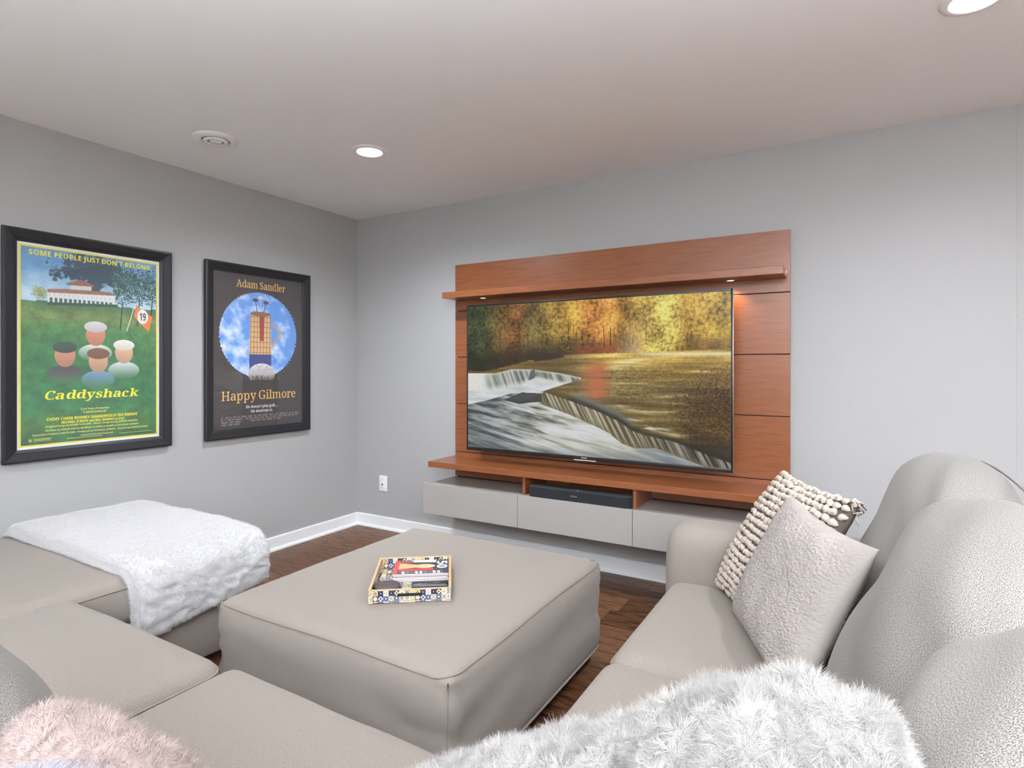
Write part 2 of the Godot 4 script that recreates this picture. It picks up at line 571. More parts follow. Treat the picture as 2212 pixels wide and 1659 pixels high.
func build_television() -> void:
	var cx := 2.05
	var cy := 1.1895
	var w := 1.686
	var h := 0.965
	var t := thing("television", "large flat television showing an autumn waterfall, on the wood media unit", "television", Vector3(cx, cy, 0.2))
	part("casing", round_box(Vector3(w - 0.006, h - 0.006, 0.04), 0.006, 2), M.black, t, Vector3(0, 0, -0.0215))
	part("mount", round_box(Vector3(0.4, 0.4, 0.107), 0.004, 1), M.dark, t, Vector3(0, 0, -0.0955))
	var b := 0.009
	var bt := 0.012
	var bb := 0.022
	part("bezel", round_box(Vector3(w, bt, 0.012), 0.001, 1), M.black, t, Vector3(0, h / 2 - bt / 2, -0.005))
	part("bezel_001", round_box(Vector3(w, bb, 0.012), 0.001, 1), M.black, t, Vector3(0, -h / 2 + bb / 2, -0.005))
	part("bezel_002", round_box(Vector3(b, h, 0.012), 0.001, 1), M.black, t, Vector3(-w / 2 + b / 2, 0, -0.005))
	part("bezel_003", round_box(Vector3(b, h, 0.012), 0.001, 1), M.black, t, Vector3(w / 2 - b / 2, 0, -0.005))
	part("edge_strip", round_box(Vector3(0.0025, h, 0.012), 0.0005, 1), M.steel, t, Vector3(w / 2 + 0.0014, 0, -0.006))
	var sw := w - 2 * b
	var shh := h - bt - bb
	var sm := StandardMaterial3D.new()
	sm.albedo_color = Color(0.01, 0.01, 0.01)
	sm.roughness = 0.2
	sm.emission_enabled = true
	sm.emission = Color.BLACK
	sm.emission_texture = ImageTexture.create_from_image(waterfall_picture(840, 472))
	sm.emission_energy_multiplier = 0.6
	part("screen", panel(sw, shh), sm, t, Vector3(0, (bb - bt) / 2, -0.001))
	letters("SONY", t, mat(s8(215, 215, 215), 0.4), 0.038, 0.0075, Vector3(2.055 - cx, -h / 2 + 0.0115, 0.0012), true, true, "maker_lettering")
	part("status_bar", round_box(Vector3(0.142, 0.005, 0.010), 0.0015, 1), mat(s8(230, 222, 220), 0.3), t, Vector3(2.058 - cx, -h / 2 - 0.0025, -0.004))
	var l := AreaLight3D.new()
	l.name = "screen_light"
	l.area_size = Vector2(sw, shh)
	l.light_color = Color(1.0, 0.9, 0.72)
	l.light_energy = 0.06
	l.shadow_enabled = true
	l.position = Vector3(0, 0, 0.004)
	l.rotation_degrees = Vector3(0, 180, 0)
	t.add_child(l)


func build_soundbar() -> void:
	var t := thing("soundbar", "long black soundbar between the two wood dividers under the television", "soundbar", Vector3(2.078, 0.487, 0.325))
	var prof := rect_loop(0.318, 0.046, 0.04, 0.0, 8)
	part("body", loop_prism(prof, 0.002, 0.064), M.cloth_black, t)
	part("top_plate", loop_prism(prof, 0.0641, 0.068), mat(s8(58, 58, 62), 0.5), t)
	letters("SONOS", t, mat(s8(120, 120, 124), 0.5), 0.042, 0.008, Vector3(-0.015, 0.037, 0.0463), false, true, "maker_lettering")
	part("status_light", lathe(PackedVector2Array([Vector2(0.0, 0.0012), Vector2(0.0025, 0.001), Vector2(0.003, 0.0)]), 12), glow(Color(1, 1, 1), 0.6), t, Vector3(0, 0.068, 0.02))
	var starts := [[2.0, 1.99], [2.09, 2.078], [2.15, 2.12]]
	for k in 3:
		var c := PackedVector3Array()
		var a := Vector3(starts[k][0], 0.593, 0.16 + 0.03 * k)
		var b := Vector3(starts[k][1], 0.50, 0.23)
		for i in 9:
			var s := i / 8.0
			c.append(a.lerp(b, s) + Vector3(0.02 * sin(s * PI) * (k - 1), 0, 0.03 * sin(s * PI)))
		var o := part("cable", tube(c, 0.003, 6), mat(s8(62, 60, 60), 0.35), self)
		number(o, "cable")
		tag(o, ["thin dark cable behind the soundbar, first from the left divider", "thin dark cable behind the soundbar, middle of the three", "thin dark cable behind the soundbar, slanting one nearest the right divider"][k], "cable", "cables behind the soundbar")


# an upright prism over a closed flat loop
func loop_prism(loop: PackedVector3Array, y0: float, y1: float) -> ArrayMesh:
	var st := SurfaceTool.new()
	st.begin(Mesh.PRIMITIVE_TRIANGLES)
	var n := loop.size()
	var up := Vector3.UP
	for i in n:
		var a := loop[i]
		var b := loop[(i + 1) % n]
		st.set_smooth_group(1)
		quad(st, a + up * y1, b + up * y1, b + up * y0, a + up * y0)
		st.set_smooth_group(-1)
		for p in [up * y1, a + up * y1, b + up * y1, up * y0, b + up * y0, a + up * y0]:
			st.add_vertex(p)
	st.generate_normals()
	return st.commit()


# ------------------------------------------------------------------ pictures (flat print and the screen)
class Canvas:
	var w: int
	var h: int
	var im: Image

	func _init(w_: int, h_: int, data: PackedByteArray):
		w = w_
		h = h_
		im = Image.create_from_data(w, h, false, Image.FORMAT_RGB8, data)

	func poly(pts: Array, c: Color) -> void:   # points in 0..1
		var ys := []
		for p in pts:
			ys.append(p.y * h)
		for y in range(maxi(0, int(ys.min())), mini(h, int(ys.max()) + 1)):
			var xs := []
			for i in pts.size():
				var a: Vector2 = pts[i] * Vector2(w, h)
				var b: Vector2 = pts[(i + 1) % pts.size()] * Vector2(w, h)
				if (a.y <= y + 0.5) != (b.y <= y + 0.5):
					xs.append(a.x + (b.x - a.x) * (y + 0.5 - a.y) / (b.y - a.y))
			xs.sort()
			for k in range(0, xs.size() - 1, 2):
				im.fill_rect(Rect2i(int(xs[k] + 0.5), y, int(xs[k + 1] + 0.5) - int(xs[k] + 0.5), 1), c)

	func oval(cx: float, cy: float, rx: float, ry: float, c: Color, c2 := Color(0, 0, 0, 0)) -> void:
		for y in range(maxi(0, int((cy - ry) * h)), mini(h, int((cy + ry) * h) + 1)):
			var t := (float(y) + 0.5 - cy * h) / (ry * h)
			if absf(t) < 1.0:
				var half := sqrt(1.0 - t * t) * rx * w
				var x := int(cx * w - half + 0.5)
				im.fill_rect(Rect2i(x, y, maxi(1, int(cx * w + half + 0.5) - x), 1), c if c2.a == 0.0 else c.lerp(c2, t * 0.5 + 0.5))

	func line(a: Vector2, b: Vector2, wide: int, c: Color) -> void:
		var n := int(maxf(absf(b.x - a.x) * w, absf(b.y - a.y) * h)) + 1
		for i in n + 1:
			var p := a.lerp(b, float(i) / n)
			im.fill_rect(Rect2i(int(p.x * w) - wide / 2, int(p.y * h) - wide / 2, wide, wide), c)


func field(n: FastNoiseLite, w: int, h: int) -> PackedByteArray:
	return n.get_image(w, h, false, false, false).get_data()   # 128 is the middle


func band(x: float, a: float, b: float) -> float:
	return smoothstep(a, b, x)


func along(keys: Array, x: float) -> Color:
	for k in keys.size() - 1:
		if x <= keys[k + 1][0]:
			var c: Color = keys[k][1]
			return c.lerp(keys[k + 1][1], clampf((x - keys[k][0]) / (keys[k + 1][0] - keys[k][0]), 0, 1))
	return keys[keys.size() - 1][1]


func curve(keys: Array, x: float) -> float:
	for k in keys.size() - 1:
		if x <= keys[k + 1].x:
			return lerpf(keys[k].y, keys[k + 1].y, clampf((x - keys[k].x) / (keys[k + 1].x - keys[k].x), 0, 1))
	return keys[keys.size() - 1].y


# the picture on the screen: autumn woods, a gold lake, a stepped waterfall and white water
func waterfall_picture(w: int, h: int) -> Image:
	var r := RandomNumberGenerator.new()
	r.seed = 41
	var n1 := field(noise(0.012, 5, FastNoiseLite.TYPE_SIMPLEX_SMOOTH, 4), w, h)
	var n2 := field(noise(0.07, 6, FastNoiseLite.TYPE_SIMPLEX_SMOOTH, 4), w, h)
	var n3 := field(noise(0.3, 7, FastNoiseLite.TYPE_SIMPLEX, 2), w, h)
	var warp := noise(0.006, 9, FastNoiseLite.TYPE_SIMPLEX_SMOOTH, 4)
	var woods := [[0.0, s8(62, 72, 44)], [0.07, s8(66, 74, 42)], [0.14, s8(112, 92, 48)], [0.22, s8(146, 98, 54)], [0.29, s8(112, 98, 56)], [0.38, s8(166, 136, 66)], [0.46, s8(206, 160, 72)], [0.53, s8(226, 150, 80)], [0.6, s8(220, 152, 76)], [0.645, s8(160, 122, 62)], [0.72, s8(206, 170, 84)], [0.79, s8(238, 212, 108)], [0.835, s8(228, 196, 96)], [0.86, s8(190, 150, 66)], [0.93, s8(206, 166, 70)], [1.0, s8(190, 158, 64)]]
	var shore := [Vector2(0, 0.455), Vector2(0.08, 0.46), Vector2(0.17, 0.43), Vector2(0.28, 0.385), Vector2(0.36, 0.36), Vector2(0.5, 0.345), Vector2(0.7, 0.342), Vector2(0.85, 0.335), Vector2(1.0, 0.325)]
	var lip := [Vector2(0.0, 0.475), Vector2(0.13, 0.475), Vector2(0.2, 0.445), Vector2(0.29, 0.445), Vector2(0.4, 0.468), Vector2(0.485, 0.495), Vector2(0.49, 0.50)]
	var rim := [Vector2(0.32, 0.61), Vector2(0.345, 0.598), Vector2(0.44, 0.645), Vector2(0.54, 0.70), Vector2(0.63, 0.765), Vector2(0.68, 0.82), Vector2(0.73, 0.845), Vector2(0.81, 0.865), Vector2(0.87, 0.895), Vector2(0.95, 0.94), Vector2(1.0, 0.965)]
	var foot := [Vector2(0.32, 0.672), Vector2(0.44, 0.735), Vector2(0.54, 0.80), Vector2(0.6, 0.845), Vector2(0.64, 0.90), Vector2(0.69, 0.925), Vector2(0.76, 0.915), Vector2(0.82, 0.945), Vector2(0.88, 0.98), Vector2(1.0, 1.04)]
	var upfoot := [Vector2(0.0, 0.60), Vector2(0.1, 0.60), Vector2(0.24, 0.56), Vector2(0.3, 0.50), Vector2(0.4, 0.535), Vector2(0.47, 0.545), Vector2(0.49, 0.53)]
	var white := [Vector2(0.0, 0.70), Vector2(0.1, 0.66), Vector2(0.2, 0.61), Vector2(0.3, 0.605), Vector2(0.34, 0.59), Vector2(0.4, 0.555), Vector2(0.49, 0.51)]
	var data := PackedByteArray()
	data.resize(w * h * 3)
	for x in w:
		var u := (x + 0.5) / w
		var vs := curve(shore, u)
		var vl := curve(lip, u)
		var vr := curve(rim, u)
		var vf := curve(foot, u)
		var vu := curve(upfoot, u)
		var vw := curve(white, u)
		var wood := along(woods, u)
		for y in h:
			var v := (y + 0.5) / h
			var k := y * w + x
			var a := (n1[k] - 128) / 128.0
			var b := (n2[k] - 128) / 128.0
			var f := (n3[k] - 128) / 128.0
			var c: Color
			if v < vs + 0.006 * b:
				# woods: leaf masses, darker towards the ground on the left
				var t := v / vs
				c = wood * (1.05 + 0.55 * a + 0.6 * b + 0.3 * f)
				c = c.lerp(s8(44, 40, 30), clampf(0.75 * band(t, 0.55, 0.95) * (1.0 - band(u, 0.5, 0.75)) + 0.2 * b, 0, 0.8))
				c = c.lerp(s8(176, 92, 52), 0.75 * band(t, 0.80, 0.86) * band(u, 0.44, 0.5) * (1.0 - band(u, 0.62, 0.66)) * (0.7 + b))
				c = c.lerp(s8(110, 78, 48), 0.7 * band(t, 0.7, 0.9) * band(u, 0.84, 0.88) * (0.8 + b))
				c = c.lerp(s8(226, 202, 150), 0.4 * clampf(1.0 - absf(u - 0.70 + 0.25 * (v - 0.2)) / 0.07, 0, 1) * band(v, 0.02, 0.25))
				c = c.lerp(s8(206, 190, 166), 0.45 * clampf(1.0 - absf(u - 0.68) / 0.06, 0, 1) * band(t, 0.55, 0.9))
			elif (u < 0.49 and v > vl and v < vw and (u < 0.33 or v < 0.70)):
				# upper falls and the white water under them
				var streak := warp.get_noise_2d(u * 6500.0 - v * 1500.0, v * 60.0)
				if v < vu:
					c = s8(206, 210, 200).lerp(s8(112, 120, 112), clampf(0.5 + 1.6 * streak, 0, 1) * band(v, vl, vl + 0.02))
					c = c.lerp(s8(244, 243, 240), band(u, 0.13, 0.06))
					c = c.lerp(s8(240, 240, 236), 0.8 * band(v, lerpf(vl, vu, 0.6), vu))
				else:
					c = s8(240, 242, 242).lerp(s8(190, 198, 200), clampf(1.2 * absf(warp.get_noise_2d(u * 600.0, v * 1500.0)), 0, 1))
				c = c.lerp(s8(206, 196, 150), 0.6 * clampf(b * 2.0 - 0.5, 0, 1) * band(u, 0.08, 0.03))
			elif u >= 0.32 and v > vr and v < vf:
				# the stepped cascade, dark rock behind thin falls
				var st := warp.get_noise_2d((u - v * 0.3) * 11000.0, v * 90.0 + u * 60.0)
				var bright := s8(214, 208, 180).lerp(s8(170, 166, 150), band(u, 0.6, 0.85))
				c = s8(104, 94, 70).lerp(s8(70, 62, 56), band(u, 0.66, 0.9)).lerp(bright, clampf(0.42 + 1.7 * st, 0, 1))
				c = c.lerp(s8(128, 118, 92), 0.6 * band(v, lerpf(vr, vf, 0.55), vf))
			elif v < (vr if u >= 0.34 else vl):
				# the lake: gold at the far side, brown nearer, with flat ripples
				var rip := warp.get_noise_2d(u * 500.0, v * 4200.0)
				var far := band(v, 0.52, 0.35)
				c = s8(134, 114, 72).lerp(s8(224, 188, 98), far * band(u, 0.4, 0.62)).lerp(s8(128, 104, 52), (1.0 - band(u, 0.3, 0.5)))
				c = c.lerp(s8(176, 140, 58), 0.6 * clampf(1.0 - absf(v - 0.46) / 0.1, 0, 1) * band(u, 0.62, 0.8))
				c = c * (1.0 + 0.4 * rip + 0.15 * b)
				c = c.lerp(s8(212, 124, 84), 0.85 * clampf(1.25 - absf(u - 0.545 - 0.02 * rip) / 0.055, 0, 1) * band(v, 0.36, 0.44) * (1.0 - band(v, 0.60, 0.67)) * (0.85 + 0.4 * rip))
				c = c.lerp(s8(250, 236, 180), clampf(rip * 3.0 - 0.7, 0, 1) * band(u, 0.56, 0.66) * (0.5 + far))
				c = c.lerp(s8(255, 246, 206), clampf(1.0 - absf(v - 0.352) / 0.016, 0, 1) * band(u, 0.66, 0.76) * 0.9)
				c = c.lerp(s8(245, 238, 214), clampf(warp.get_noise_2d(u * 900.0, v * 3000.0) * 3.2, 0, 1) * band(v, vr - 0.17, vr - 0.05) * band(u, 0.58, 0.64) * (1.0 - band(u, 0.82, 0.9)) * 0.9)
				c = c.lerp(s8(116, 124, 122), 0.8 * band(v, vr - 0.085, vr - 0.04) * (1.0 - band(u, 0.66, 0.72)) * band(u, 0.42, 0.5))
				c = c.lerp(s8(66, 58, 50), 0.85 * band(v, vr - 0.045, vr - 0.012))
				c = c.lerp(s8(120, 100, 50), 0.6 * band(v, 0.55, 0.60) * (1.0 - band(u, 0.42, 0.46)))
			else:
				# running white water
				var q := Vector2(u * 520.0 + 60.0 * sin(v * 9.0), v * 2600.0 - u * 900.0)
				var s1 := warp.get_noise_2d(q.x, q.y) + 0.35 * warp.get_noise_2d(q.x * 3.0, q.y * 3.0)
				var base := s8(96, 102, 104).lerp(s8(206, 206, 192), band(u, 0.1, 0.36)).lerp(s8(170, 178, 180), band(u, 0.6, 0.8))
				c = base.lerp(s8(232, 236, 236), clampf(0.35 + 1.5 * s1, 0, 1) * (0.55 + 0.45 * band(u, 0.0, 0.4)))
				c = c.lerp(s8(66, 72, 74), clampf(-1.5 * s1 - 0.1, 0, 1) * (1.0 - 0.7 * band(u, 0.3, 0.5)))
				c = c.lerp(s8(96, 104, 108), 0.35 * band(v, 0.93, 1.0))
			if u > 0.8 and v > vr - 0.2:
				c = c.lerp(s8(58, 50, 46), 0.75 * band(u, 0.82, 0.9) * band(v, vr - 0.16, vr - 0.08) * (1.0 - band(v, vr, vr + 0.01)))
			c = c.clamp()
			data[k * 3] = int(c.r * 255)
			data[k * 3 + 1] = int(c.g * 255)
			data[k * 3 + 2] = int(c.b * 255)
	var cv := Canvas.new(w, h, data)
	# rocks
	cv.poly([Vector2(0.165, 0.658), Vector2(0.248, 0.602), Vector2(0.33, 0.606), Vector2(0.335, 0.66), Vector2(0.29, 0.668), Vector2(0.235, 0.682)], s8(74, 72, 74))
	cv.poly([Vector2(0.2, 0.645), Vector2(0.25, 0.607), Vector2(0.315, 0.609), Vector2(0.3, 0.63), Vector2(0.24, 0.665)], s8(84, 82, 85))
	cv.poly([Vector2(0.285, 0.455), Vector2(0.302, 0.44), Vector2(0.305, 0.50), Vector2(0.288, 0.515), Vector2(0.275, 0.52)], s8(108, 112, 118))
	cv.poly([Vector2(0.29, 0.37), Vector2(0.33, 0.335), Vector2(0.4, 0.345), Vector2(0.43, 0.362), Vector2(0.36, 0.385), Vector2(0.3, 0.392)], s8(70, 52, 46))
	# trunks
	for i in 34:
		var u := r.randf() * 0.98
		var top := r.randf_range(0.12, 0.24)
		var c := s8(58, 44, 36) if u < 0.62 else s8(120, 92, 56)
		cv.line(Vector2(u, top), Vector2(u + r.randf_range(-0.004, 0.004), curve(shore, u) - r.randf_range(0.03, 0.07)), 1 if r.randf() < 0.7 else 2, c)
	# leaves, thousands of dabs in the colours of their tree
	for i in 12000:
		var u := r.randf()
		var v: float = r.randf() * curve(shore, u) * (0.94 if u < 0.45 or u > 0.62 else 0.8)
		var clump := n2[int(v * h) * w + int(u * w)] / 255.0
		if r.randf() > clump * 1.25:
			continue
		var c := along(woods, clampf(u + r.randf_range(-0.03, 0.03), 0, 1))
		c = c * r.randf_range(0.8, 1.3)
		if u < 0.42:
			c = c * lerpf(1.1, 0.62, band(v / curve(shore, u), 0.5, 0.9))
		if u > 0.24 and u < 0.42 and v > 0.1 and v < 0.3 and r.randf() < 0.35:
			c = s8(224, 190, 112)
		c = cv.im.get_pixel(int(u * w), int(v * h)).lerp(c, 0.65)
		cv.im.fill_rect(Rect2i(int(u * w), int(v * h), r.randi_range(1, 3), r.randi_range(1, 2)), c.clamp())
	# the dark bush at the right, and sparkles on the lake
	for i in 9000:
		var u := 1.0 - absf(r.randfn(0, 0.085))
		var v := 0.66 + r.randfn(0, 0.1)
		if v < 0.40 or v > 0.88 or u < 0.78 or pow((1.0 - u) / 0.2, 2) + pow((v - 0.68) / 0.26, 2) > 1.0:
			continue
		var c := s8(78, 60, 44) if r.randf() < 0.55 else s8(126, 96, 54)
		if v < 0.55 and r.randf() < 0.5:
			c = s8(150, 118, 60)
		c = c * r.randf_range(0.6, 1.25)
		var p := Vector2(u, v)
		cv.line(p, p + Vector2(r.randf_range(-0.006, 0.006), r.randf_range(-0.012, 0.0)), 1, c.clamp())
	for i in 900:
		var u := 0.6 + absf(r.randfn(0, 0.12))
		var v := r.randf_range(0.36, 0.62)
		if u > 0.9:
			continue
		cv.im.fill_rect(Rect2i(int(u * w), int(v * h), r.randi_range(2, 6), 1), cv.im.get_pixel(int(u * w), int(v * h)).lerp(s8(240, 222, 160), 0.5))
	return cv.im


# a plain golf course under a blue sky: green below, clubhouse, trees, a flag, four plain faceless golfers
func golf_picture(w: int, h: int) -> Image:
	var r := RandomNumberGenerator.new()
	r.seed = 3
	var n1 := field(noise(0.015, 15, FastNoiseLite.TYPE_SIMPLEX_SMOOTH, 4), w, h)
	var n2 := field(noise(0.06, 16, FastNoiseLite.TYPE_SIMPLEX_SMOOTH, 3), w, h)
	var data := PackedByteArray()
	data.resize(w * h * 3)
	for y in h:
		var v := (y + 0.5) / h
		for x in w:
			var u := (x + 0.5) / w
			var k := y * w + x
			var a := (n1[k] - 128) / 128.0
			var b := (n2[k] - 128) / 128.0
			var c: Color
			if v < 0.27 + 0.01 * a:
				c = s8(92, 146, 190).lerp(s8(196, 218, 228), band(v, 0.03, 0.24) * 0.8 + 0.3 * a)
				c = c.lerp(s8(24, 52, 66), clampf(band(0.30 + 0.25 * a + 0.1 * b - absf(u - 0.5) * 0.9 - absf(v - 0.09) * 1.5, 0.0, 0.12), 0, 1) * 0.9)
			else:
				c = along([[0.27, s8(72, 112, 70)], [0.34, s8(112, 132, 72)], [0.42, s8(66, 122, 66)], [0.6, s8(40, 108, 62)], [0.8, s8(44, 112, 66)], [0.9, s8(62, 110, 52)], [1.0, s8(40, 92, 58)]], v)
				c = c * (1.0 + 0.22 * a + 0.12 * b)
			c = c.clamp()
			data[k * 3] = int(c.r * 255)
			data[k * 3 + 1] = int(c.g * 255)
			data[k * 3 + 2] = int(c.b * 255)
	var cv := Canvas.new(w, h, data)
	# trees at the right and one at the left
	for t in [Vector2(0.72, 0.2), Vector2(0.86, 0.17), Vector2(0.97, 0.16)]:
		cv.line(t + Vector2(0, 0.04), t + Vector2(-0.02, 0.2), 4, s8(30, 36, 40))
	for i in 2600:
		var u := r.randf_range(0.64, 1.0)
		var v := 0.14 + r.randfn(0, 0.055)
		if v < 0.01 or v > 0.25:
			continue
		cv.im.fill_rect(Rect2i(int(u * w), int(v * h), r.randi_range(2, 6), r.randi_range(2, 5)), [s8(28, 62, 64), s8(46, 96, 88), s8(84, 138, 126), s8(24, 44, 54)][r.randi() % 4])
	for i in 260:
		cv.im.fill_rect(Rect2i(int((0.12 + r.randfn(0, 0.022)) * w), int((0.225 + r.randfn(0, 0.014)) * h), 4, 3), [s8(168, 172, 112), s8(128, 140, 90)][r.randi() % 2])
	# clubhouse
	cv.poly([Vector2(0.17, 0.222), Vector2(0.66, 0.205), Vector2(0.66, 0.262), Vector2(0.17, 0.28)], s8(218, 220, 216))
	cv.poly([Vector2(0.17, 0.205), Vector2(0.3, 0.195), Vector2(0.62, 0.19), Vector2(0.66, 0.208), Vector2(0.17, 0.222)], s8(150, 104, 84))
	cv.poly([Vector2(0.3, 0.165), Vector2(0.4, 0.138), Vector2(0.5, 0.162), Vector2(0.5, 0.17), Vector2(0.3, 0.174)], s8(140, 88, 70))
	cv.poly([Vector2(0.33, 0.174), Vector2(0.48, 0.17), Vector2(0.48, 0.192), Vector2(0.33, 0.196)], s8(206, 206, 200))
	for i in 14:
		var u := 0.185 + i * 0.033
		cv.poly([Vector2(u, 0.248), Vector2(u + 0.02, 0.247), Vector2(u + 0.02, 0.27), Vector2(u, 0.272)], s8(66, 92, 92))
		cv.line(Vector2(u, 0.225), Vector2(u, 0.24), 1, s8(120, 130, 128))
	cv.poly([Vector2(0.17, 0.272), Vector2(0.68, 0.256), Vector2(0.68, 0.272), Vector2(0.17, 0.287)], s8(44, 78, 56))
	# four plain golfers without faces, caps on
	for g in [[0.51, 0.43, s8(228, 150, 112), s8(214, 208, 210), s8(226, 226, 224)], [0.29, 0.545, s8(214, 150, 120), s8(58, 78, 66), s8(86, 60, 76)], [0.73, 0.525, s8(238, 186, 150), s8(236, 230, 218), s8(214, 216, 220)], [0.53, 0.575, s8(222, 170, 136), s8(126, 84, 56), s8(112, 150, 190)]]:
		cv.oval(g[0], g[1] + 0.10, 0.125, 0.048, g[4], s8(60, 110, 70))
		cv.oval(g[0], g[1], 0.072, 0.062, g[2], g[2].darkened(0.25))
		cv.oval(g[0], g[1] - 0.042, 0.085, 0.03, g[3], g[3].darkened(0.15))
	# the flag
	cv.line(Vector2(0.816, 0.255), Vector2(0.752, 0.402), 3, s8(216, 210, 204))
	cv.poly([Vector2(0.83, 0.249), Vector2(0.89, 0.285), Vector2(0.968, 0.311), Vector2(0.955, 0.35), Vector2(0.935, 0.40), Vector2(0.87, 0.36), Vector2(0.81, 0.318)], s8(224, 128, 62))
	cv.oval(0.884, 0.315, 0.045, 0.042, s8(236, 232, 226))
	return cv.im


# a dark sheet with a round window of sky, a plaid golf bag and a ball
func sky_picture(w: int, h: int) -> Image:
	var r := RandomNumberGenerator.new()
	r.seed = 5
	var n1 := field(noise(0.012, 25, FastNoiseLite.TYPE_SIMPLEX_SMOOTH, 5), w, h)
	var data := PackedByteArray()
	data.resize(w * h * 3)
	for y in h:
		var v := (y + 0.5) / h
		for x in w:
			var u := (x + 0.5) / w
			var k := y * w + x
			var a := (n1[k] - 128) / 128.0
			var d := Vector2((u - 0.494) / 0.44, (v - 0.391) / 0.288).length()
			var c := s8(50, 42, 41)
			if d < 0.985 + 0.012 * sin(atan2(v - 0.391, u - 0.494) * 90.0) * absf(a) * 4.0:
				c = s8(92, 144, 214).lerp(s8(222, 226, 236), clampf(0.25 + 1.3 * a + 0.9 * (v - 0.36) - 0.4 * (u - 0.4), 0, 1))
			data[k * 3] = int(c.r * 255)
			data[k * 3 + 1] = int(c.g * 255)
			data[k * 3 + 2] = int(c.b * 255)
	var cv := Canvas.new(w, h, data)
	# golf bag: clubs, red hood, plaid body, blue foot
	for q in [[0.44, 0.16, s8(60, 56, 58)], [0.50, 0.14, s8(190, 190, 192)], [0.56, 0.17, s8(72, 66, 64)]]:
		cv.line(Vector2(q[0], q[1]), Vector2(0.495 + (q[0] - 0.5) * 0.4, 0.28), 3, q[2])
		cv.oval(q[0], q[1], 0.03, 0.012, q[2])
	var body := [Vector2(0.385, 0.25), Vector2(0.61, 0.25), Vector2(0.625, 0.52), Vector2(0.37, 0.52)]
	cv.poly(body, s8(206, 166, 116))
	for i in 7:
		var u := 0.395 + i * 0.036
		cv.line(Vector2(u, 0.25), Vector2(u - 0.006, 0.52), 2, s8(96, 66, 46))
	for i in 8:
		var v := 0.27 + i * 0.034
		cv.line(Vector2(0.385, v), Vector2(0.615, v), 2, s8(110, 76, 52))
	cv.poly([Vector2(0.485, 0.25), Vector2(0.545, 0.25), Vector2(0.535, 0.43), Vector2(0.49, 0.43)], s8(150, 62, 50))
	cv.oval(0.497, 0.25, 0.115, 0.016, s8(128, 92, 64))
	cv.poly([Vector2(0.372, 0.52), Vector2(0.623, 0.52), Vector2(0.62, 0.63), Vector2(0.375, 0.63)], s8(46, 66, 124))
	cv.poly([Vector2(0.63, 0.30), Vector2(0.74, 0.36), Vector2(0.74, 0.375), Vector2(0.63, 0.48), Vector2(0.63, 0.46), Vector2(0.715, 0.37), Vector2(0.63, 0.32)], s8(190, 150, 104))
	# ball in the grass
	cv.oval(0.512, 0.65, 0.15, 0.07, s8(222, 216, 220), s8(130, 124, 122))
	for i in 70:
		var p := Vector2(r.randf_range(-1, 1), r.randf_range(-1, 0.5))
		if p.length() < 0.92:
			cv.oval(0.512 + p.x * 0.145, 0.65 + p.y * 0.066, 0.012, 0.006, s8(176, 170, 172))
	for i in 260:
		var u := 0.512 + r.randfn(0, 0.09)
		cv.line(Vector2(u, 0.70), Vector2(u + r.randf_range(-0.02, 0.02), r.randf_range(0.655, 0.69)), 1, [s8(70, 60, 46), s8(120, 106, 80), s8(40, 36, 32)][r.randi() % 3])
	cv.poly([Vector2(0.3, 0.69), Vector2(0.74, 0.69), Vector2(0.74, 0.74), Vector2(0.3, 0.74)], s8(50, 42, 41))
	# the small print at the foot, too fine to read
	for row in 4:
		var u := 0.084
		while u < (0.92 if row < 2 else 0.7 if row == 2 else 0.27):
			var l := r.randf_range(0.012, 0.07)
			if not (row == 2 and u > 0.27 and u < 0.33):
				for i in int(l * w / 3):
					cv.im.fill_rect(Rect2i(int(u * w) + i * 3, int((0.921 + row * 0.0155) * h), 2, int(0.011 * h)), s8(126, 112, 110).lightened(r.randf() * 0.15))
			u += l + 0.012
	return cv.im


# ------------------------------------------------------------------ posters
func frame_bar(length: float, prof: PackedVector2Array) -> ArrayMesh:
	var st := SurfaceTool.new()
	st.begin(Mesh.PRIMITIVE_TRIANGLES)
	st.set_smooth_group(-1)
	for i in prof.size() - 1:
		var a := prof[i]
		var b := prof[i + 1]
		quad(st, Vector3(-length / 2 + a.x, -a.x, a.y), Vector3(-length / 2 + b.x, -b.x, b.y), Vector3(length / 2 - b.x, -b.x, b.y), Vector3(length / 2 - a.x, -a.x, a.y))
	st.generate_normals()
	return st.commit()


func framed(called: String, label: String, zc: float, w: float, h: float, wide: float) -> Node3D:
	var t := thing(called, label, "framed poster", Vector3(0.001, (0.805 + 1.922) / 2, zc), PI / 2)
	var prof := PackedVector2Array([Vector2(0.004, 0), Vector2(0.004, 0.010), Vector2(0, 0.012), Vector2(0, 0.030), Vector2(0.003, 0.033), Vector2(0.010, 0.034), Vector2(wide - 0.016, 0.024), Vector2(wide - 0.014, 0.020), Vector2(wide, 0.014), Vector2(wide, 0.006)])
	part("frame_rail", frame_bar(w, prof), M.frame, t, Vector3(0, h / 2, 0))
	part("frame_rail", frame_bar(w, prof), M.frame, t, Vector3(0, -h / 2, 0), Vector3(0, 0, 180))
	part("frame_rail", frame_bar(h, prof), M.frame, t, Vector3(-w / 2, 0, 0), Vector3(0, 0, 90))
	part("frame_rail", frame_bar(h, prof), M.frame, t, Vector3(w / 2, 0, 0), Vector3(0, 0, -90))
	part("backing", box(Vector3(w - 0.02, h - 0.02, 0.004)), M.dark, t, Vector3(0, 0, 0.0035))
	part("glazing", panel(w - 2 * wide + 0.002, h - 2 * wide + 0.002), M.glass, t, Vector3(0, 0, 0.0125))
	return t


func print_mat(im: Image) -> StandardMaterial3D:
	var m := mat(Color.WHITE, 0.5)
	m.albedo_texture = ImageTexture.create_from_image(im)
	return m


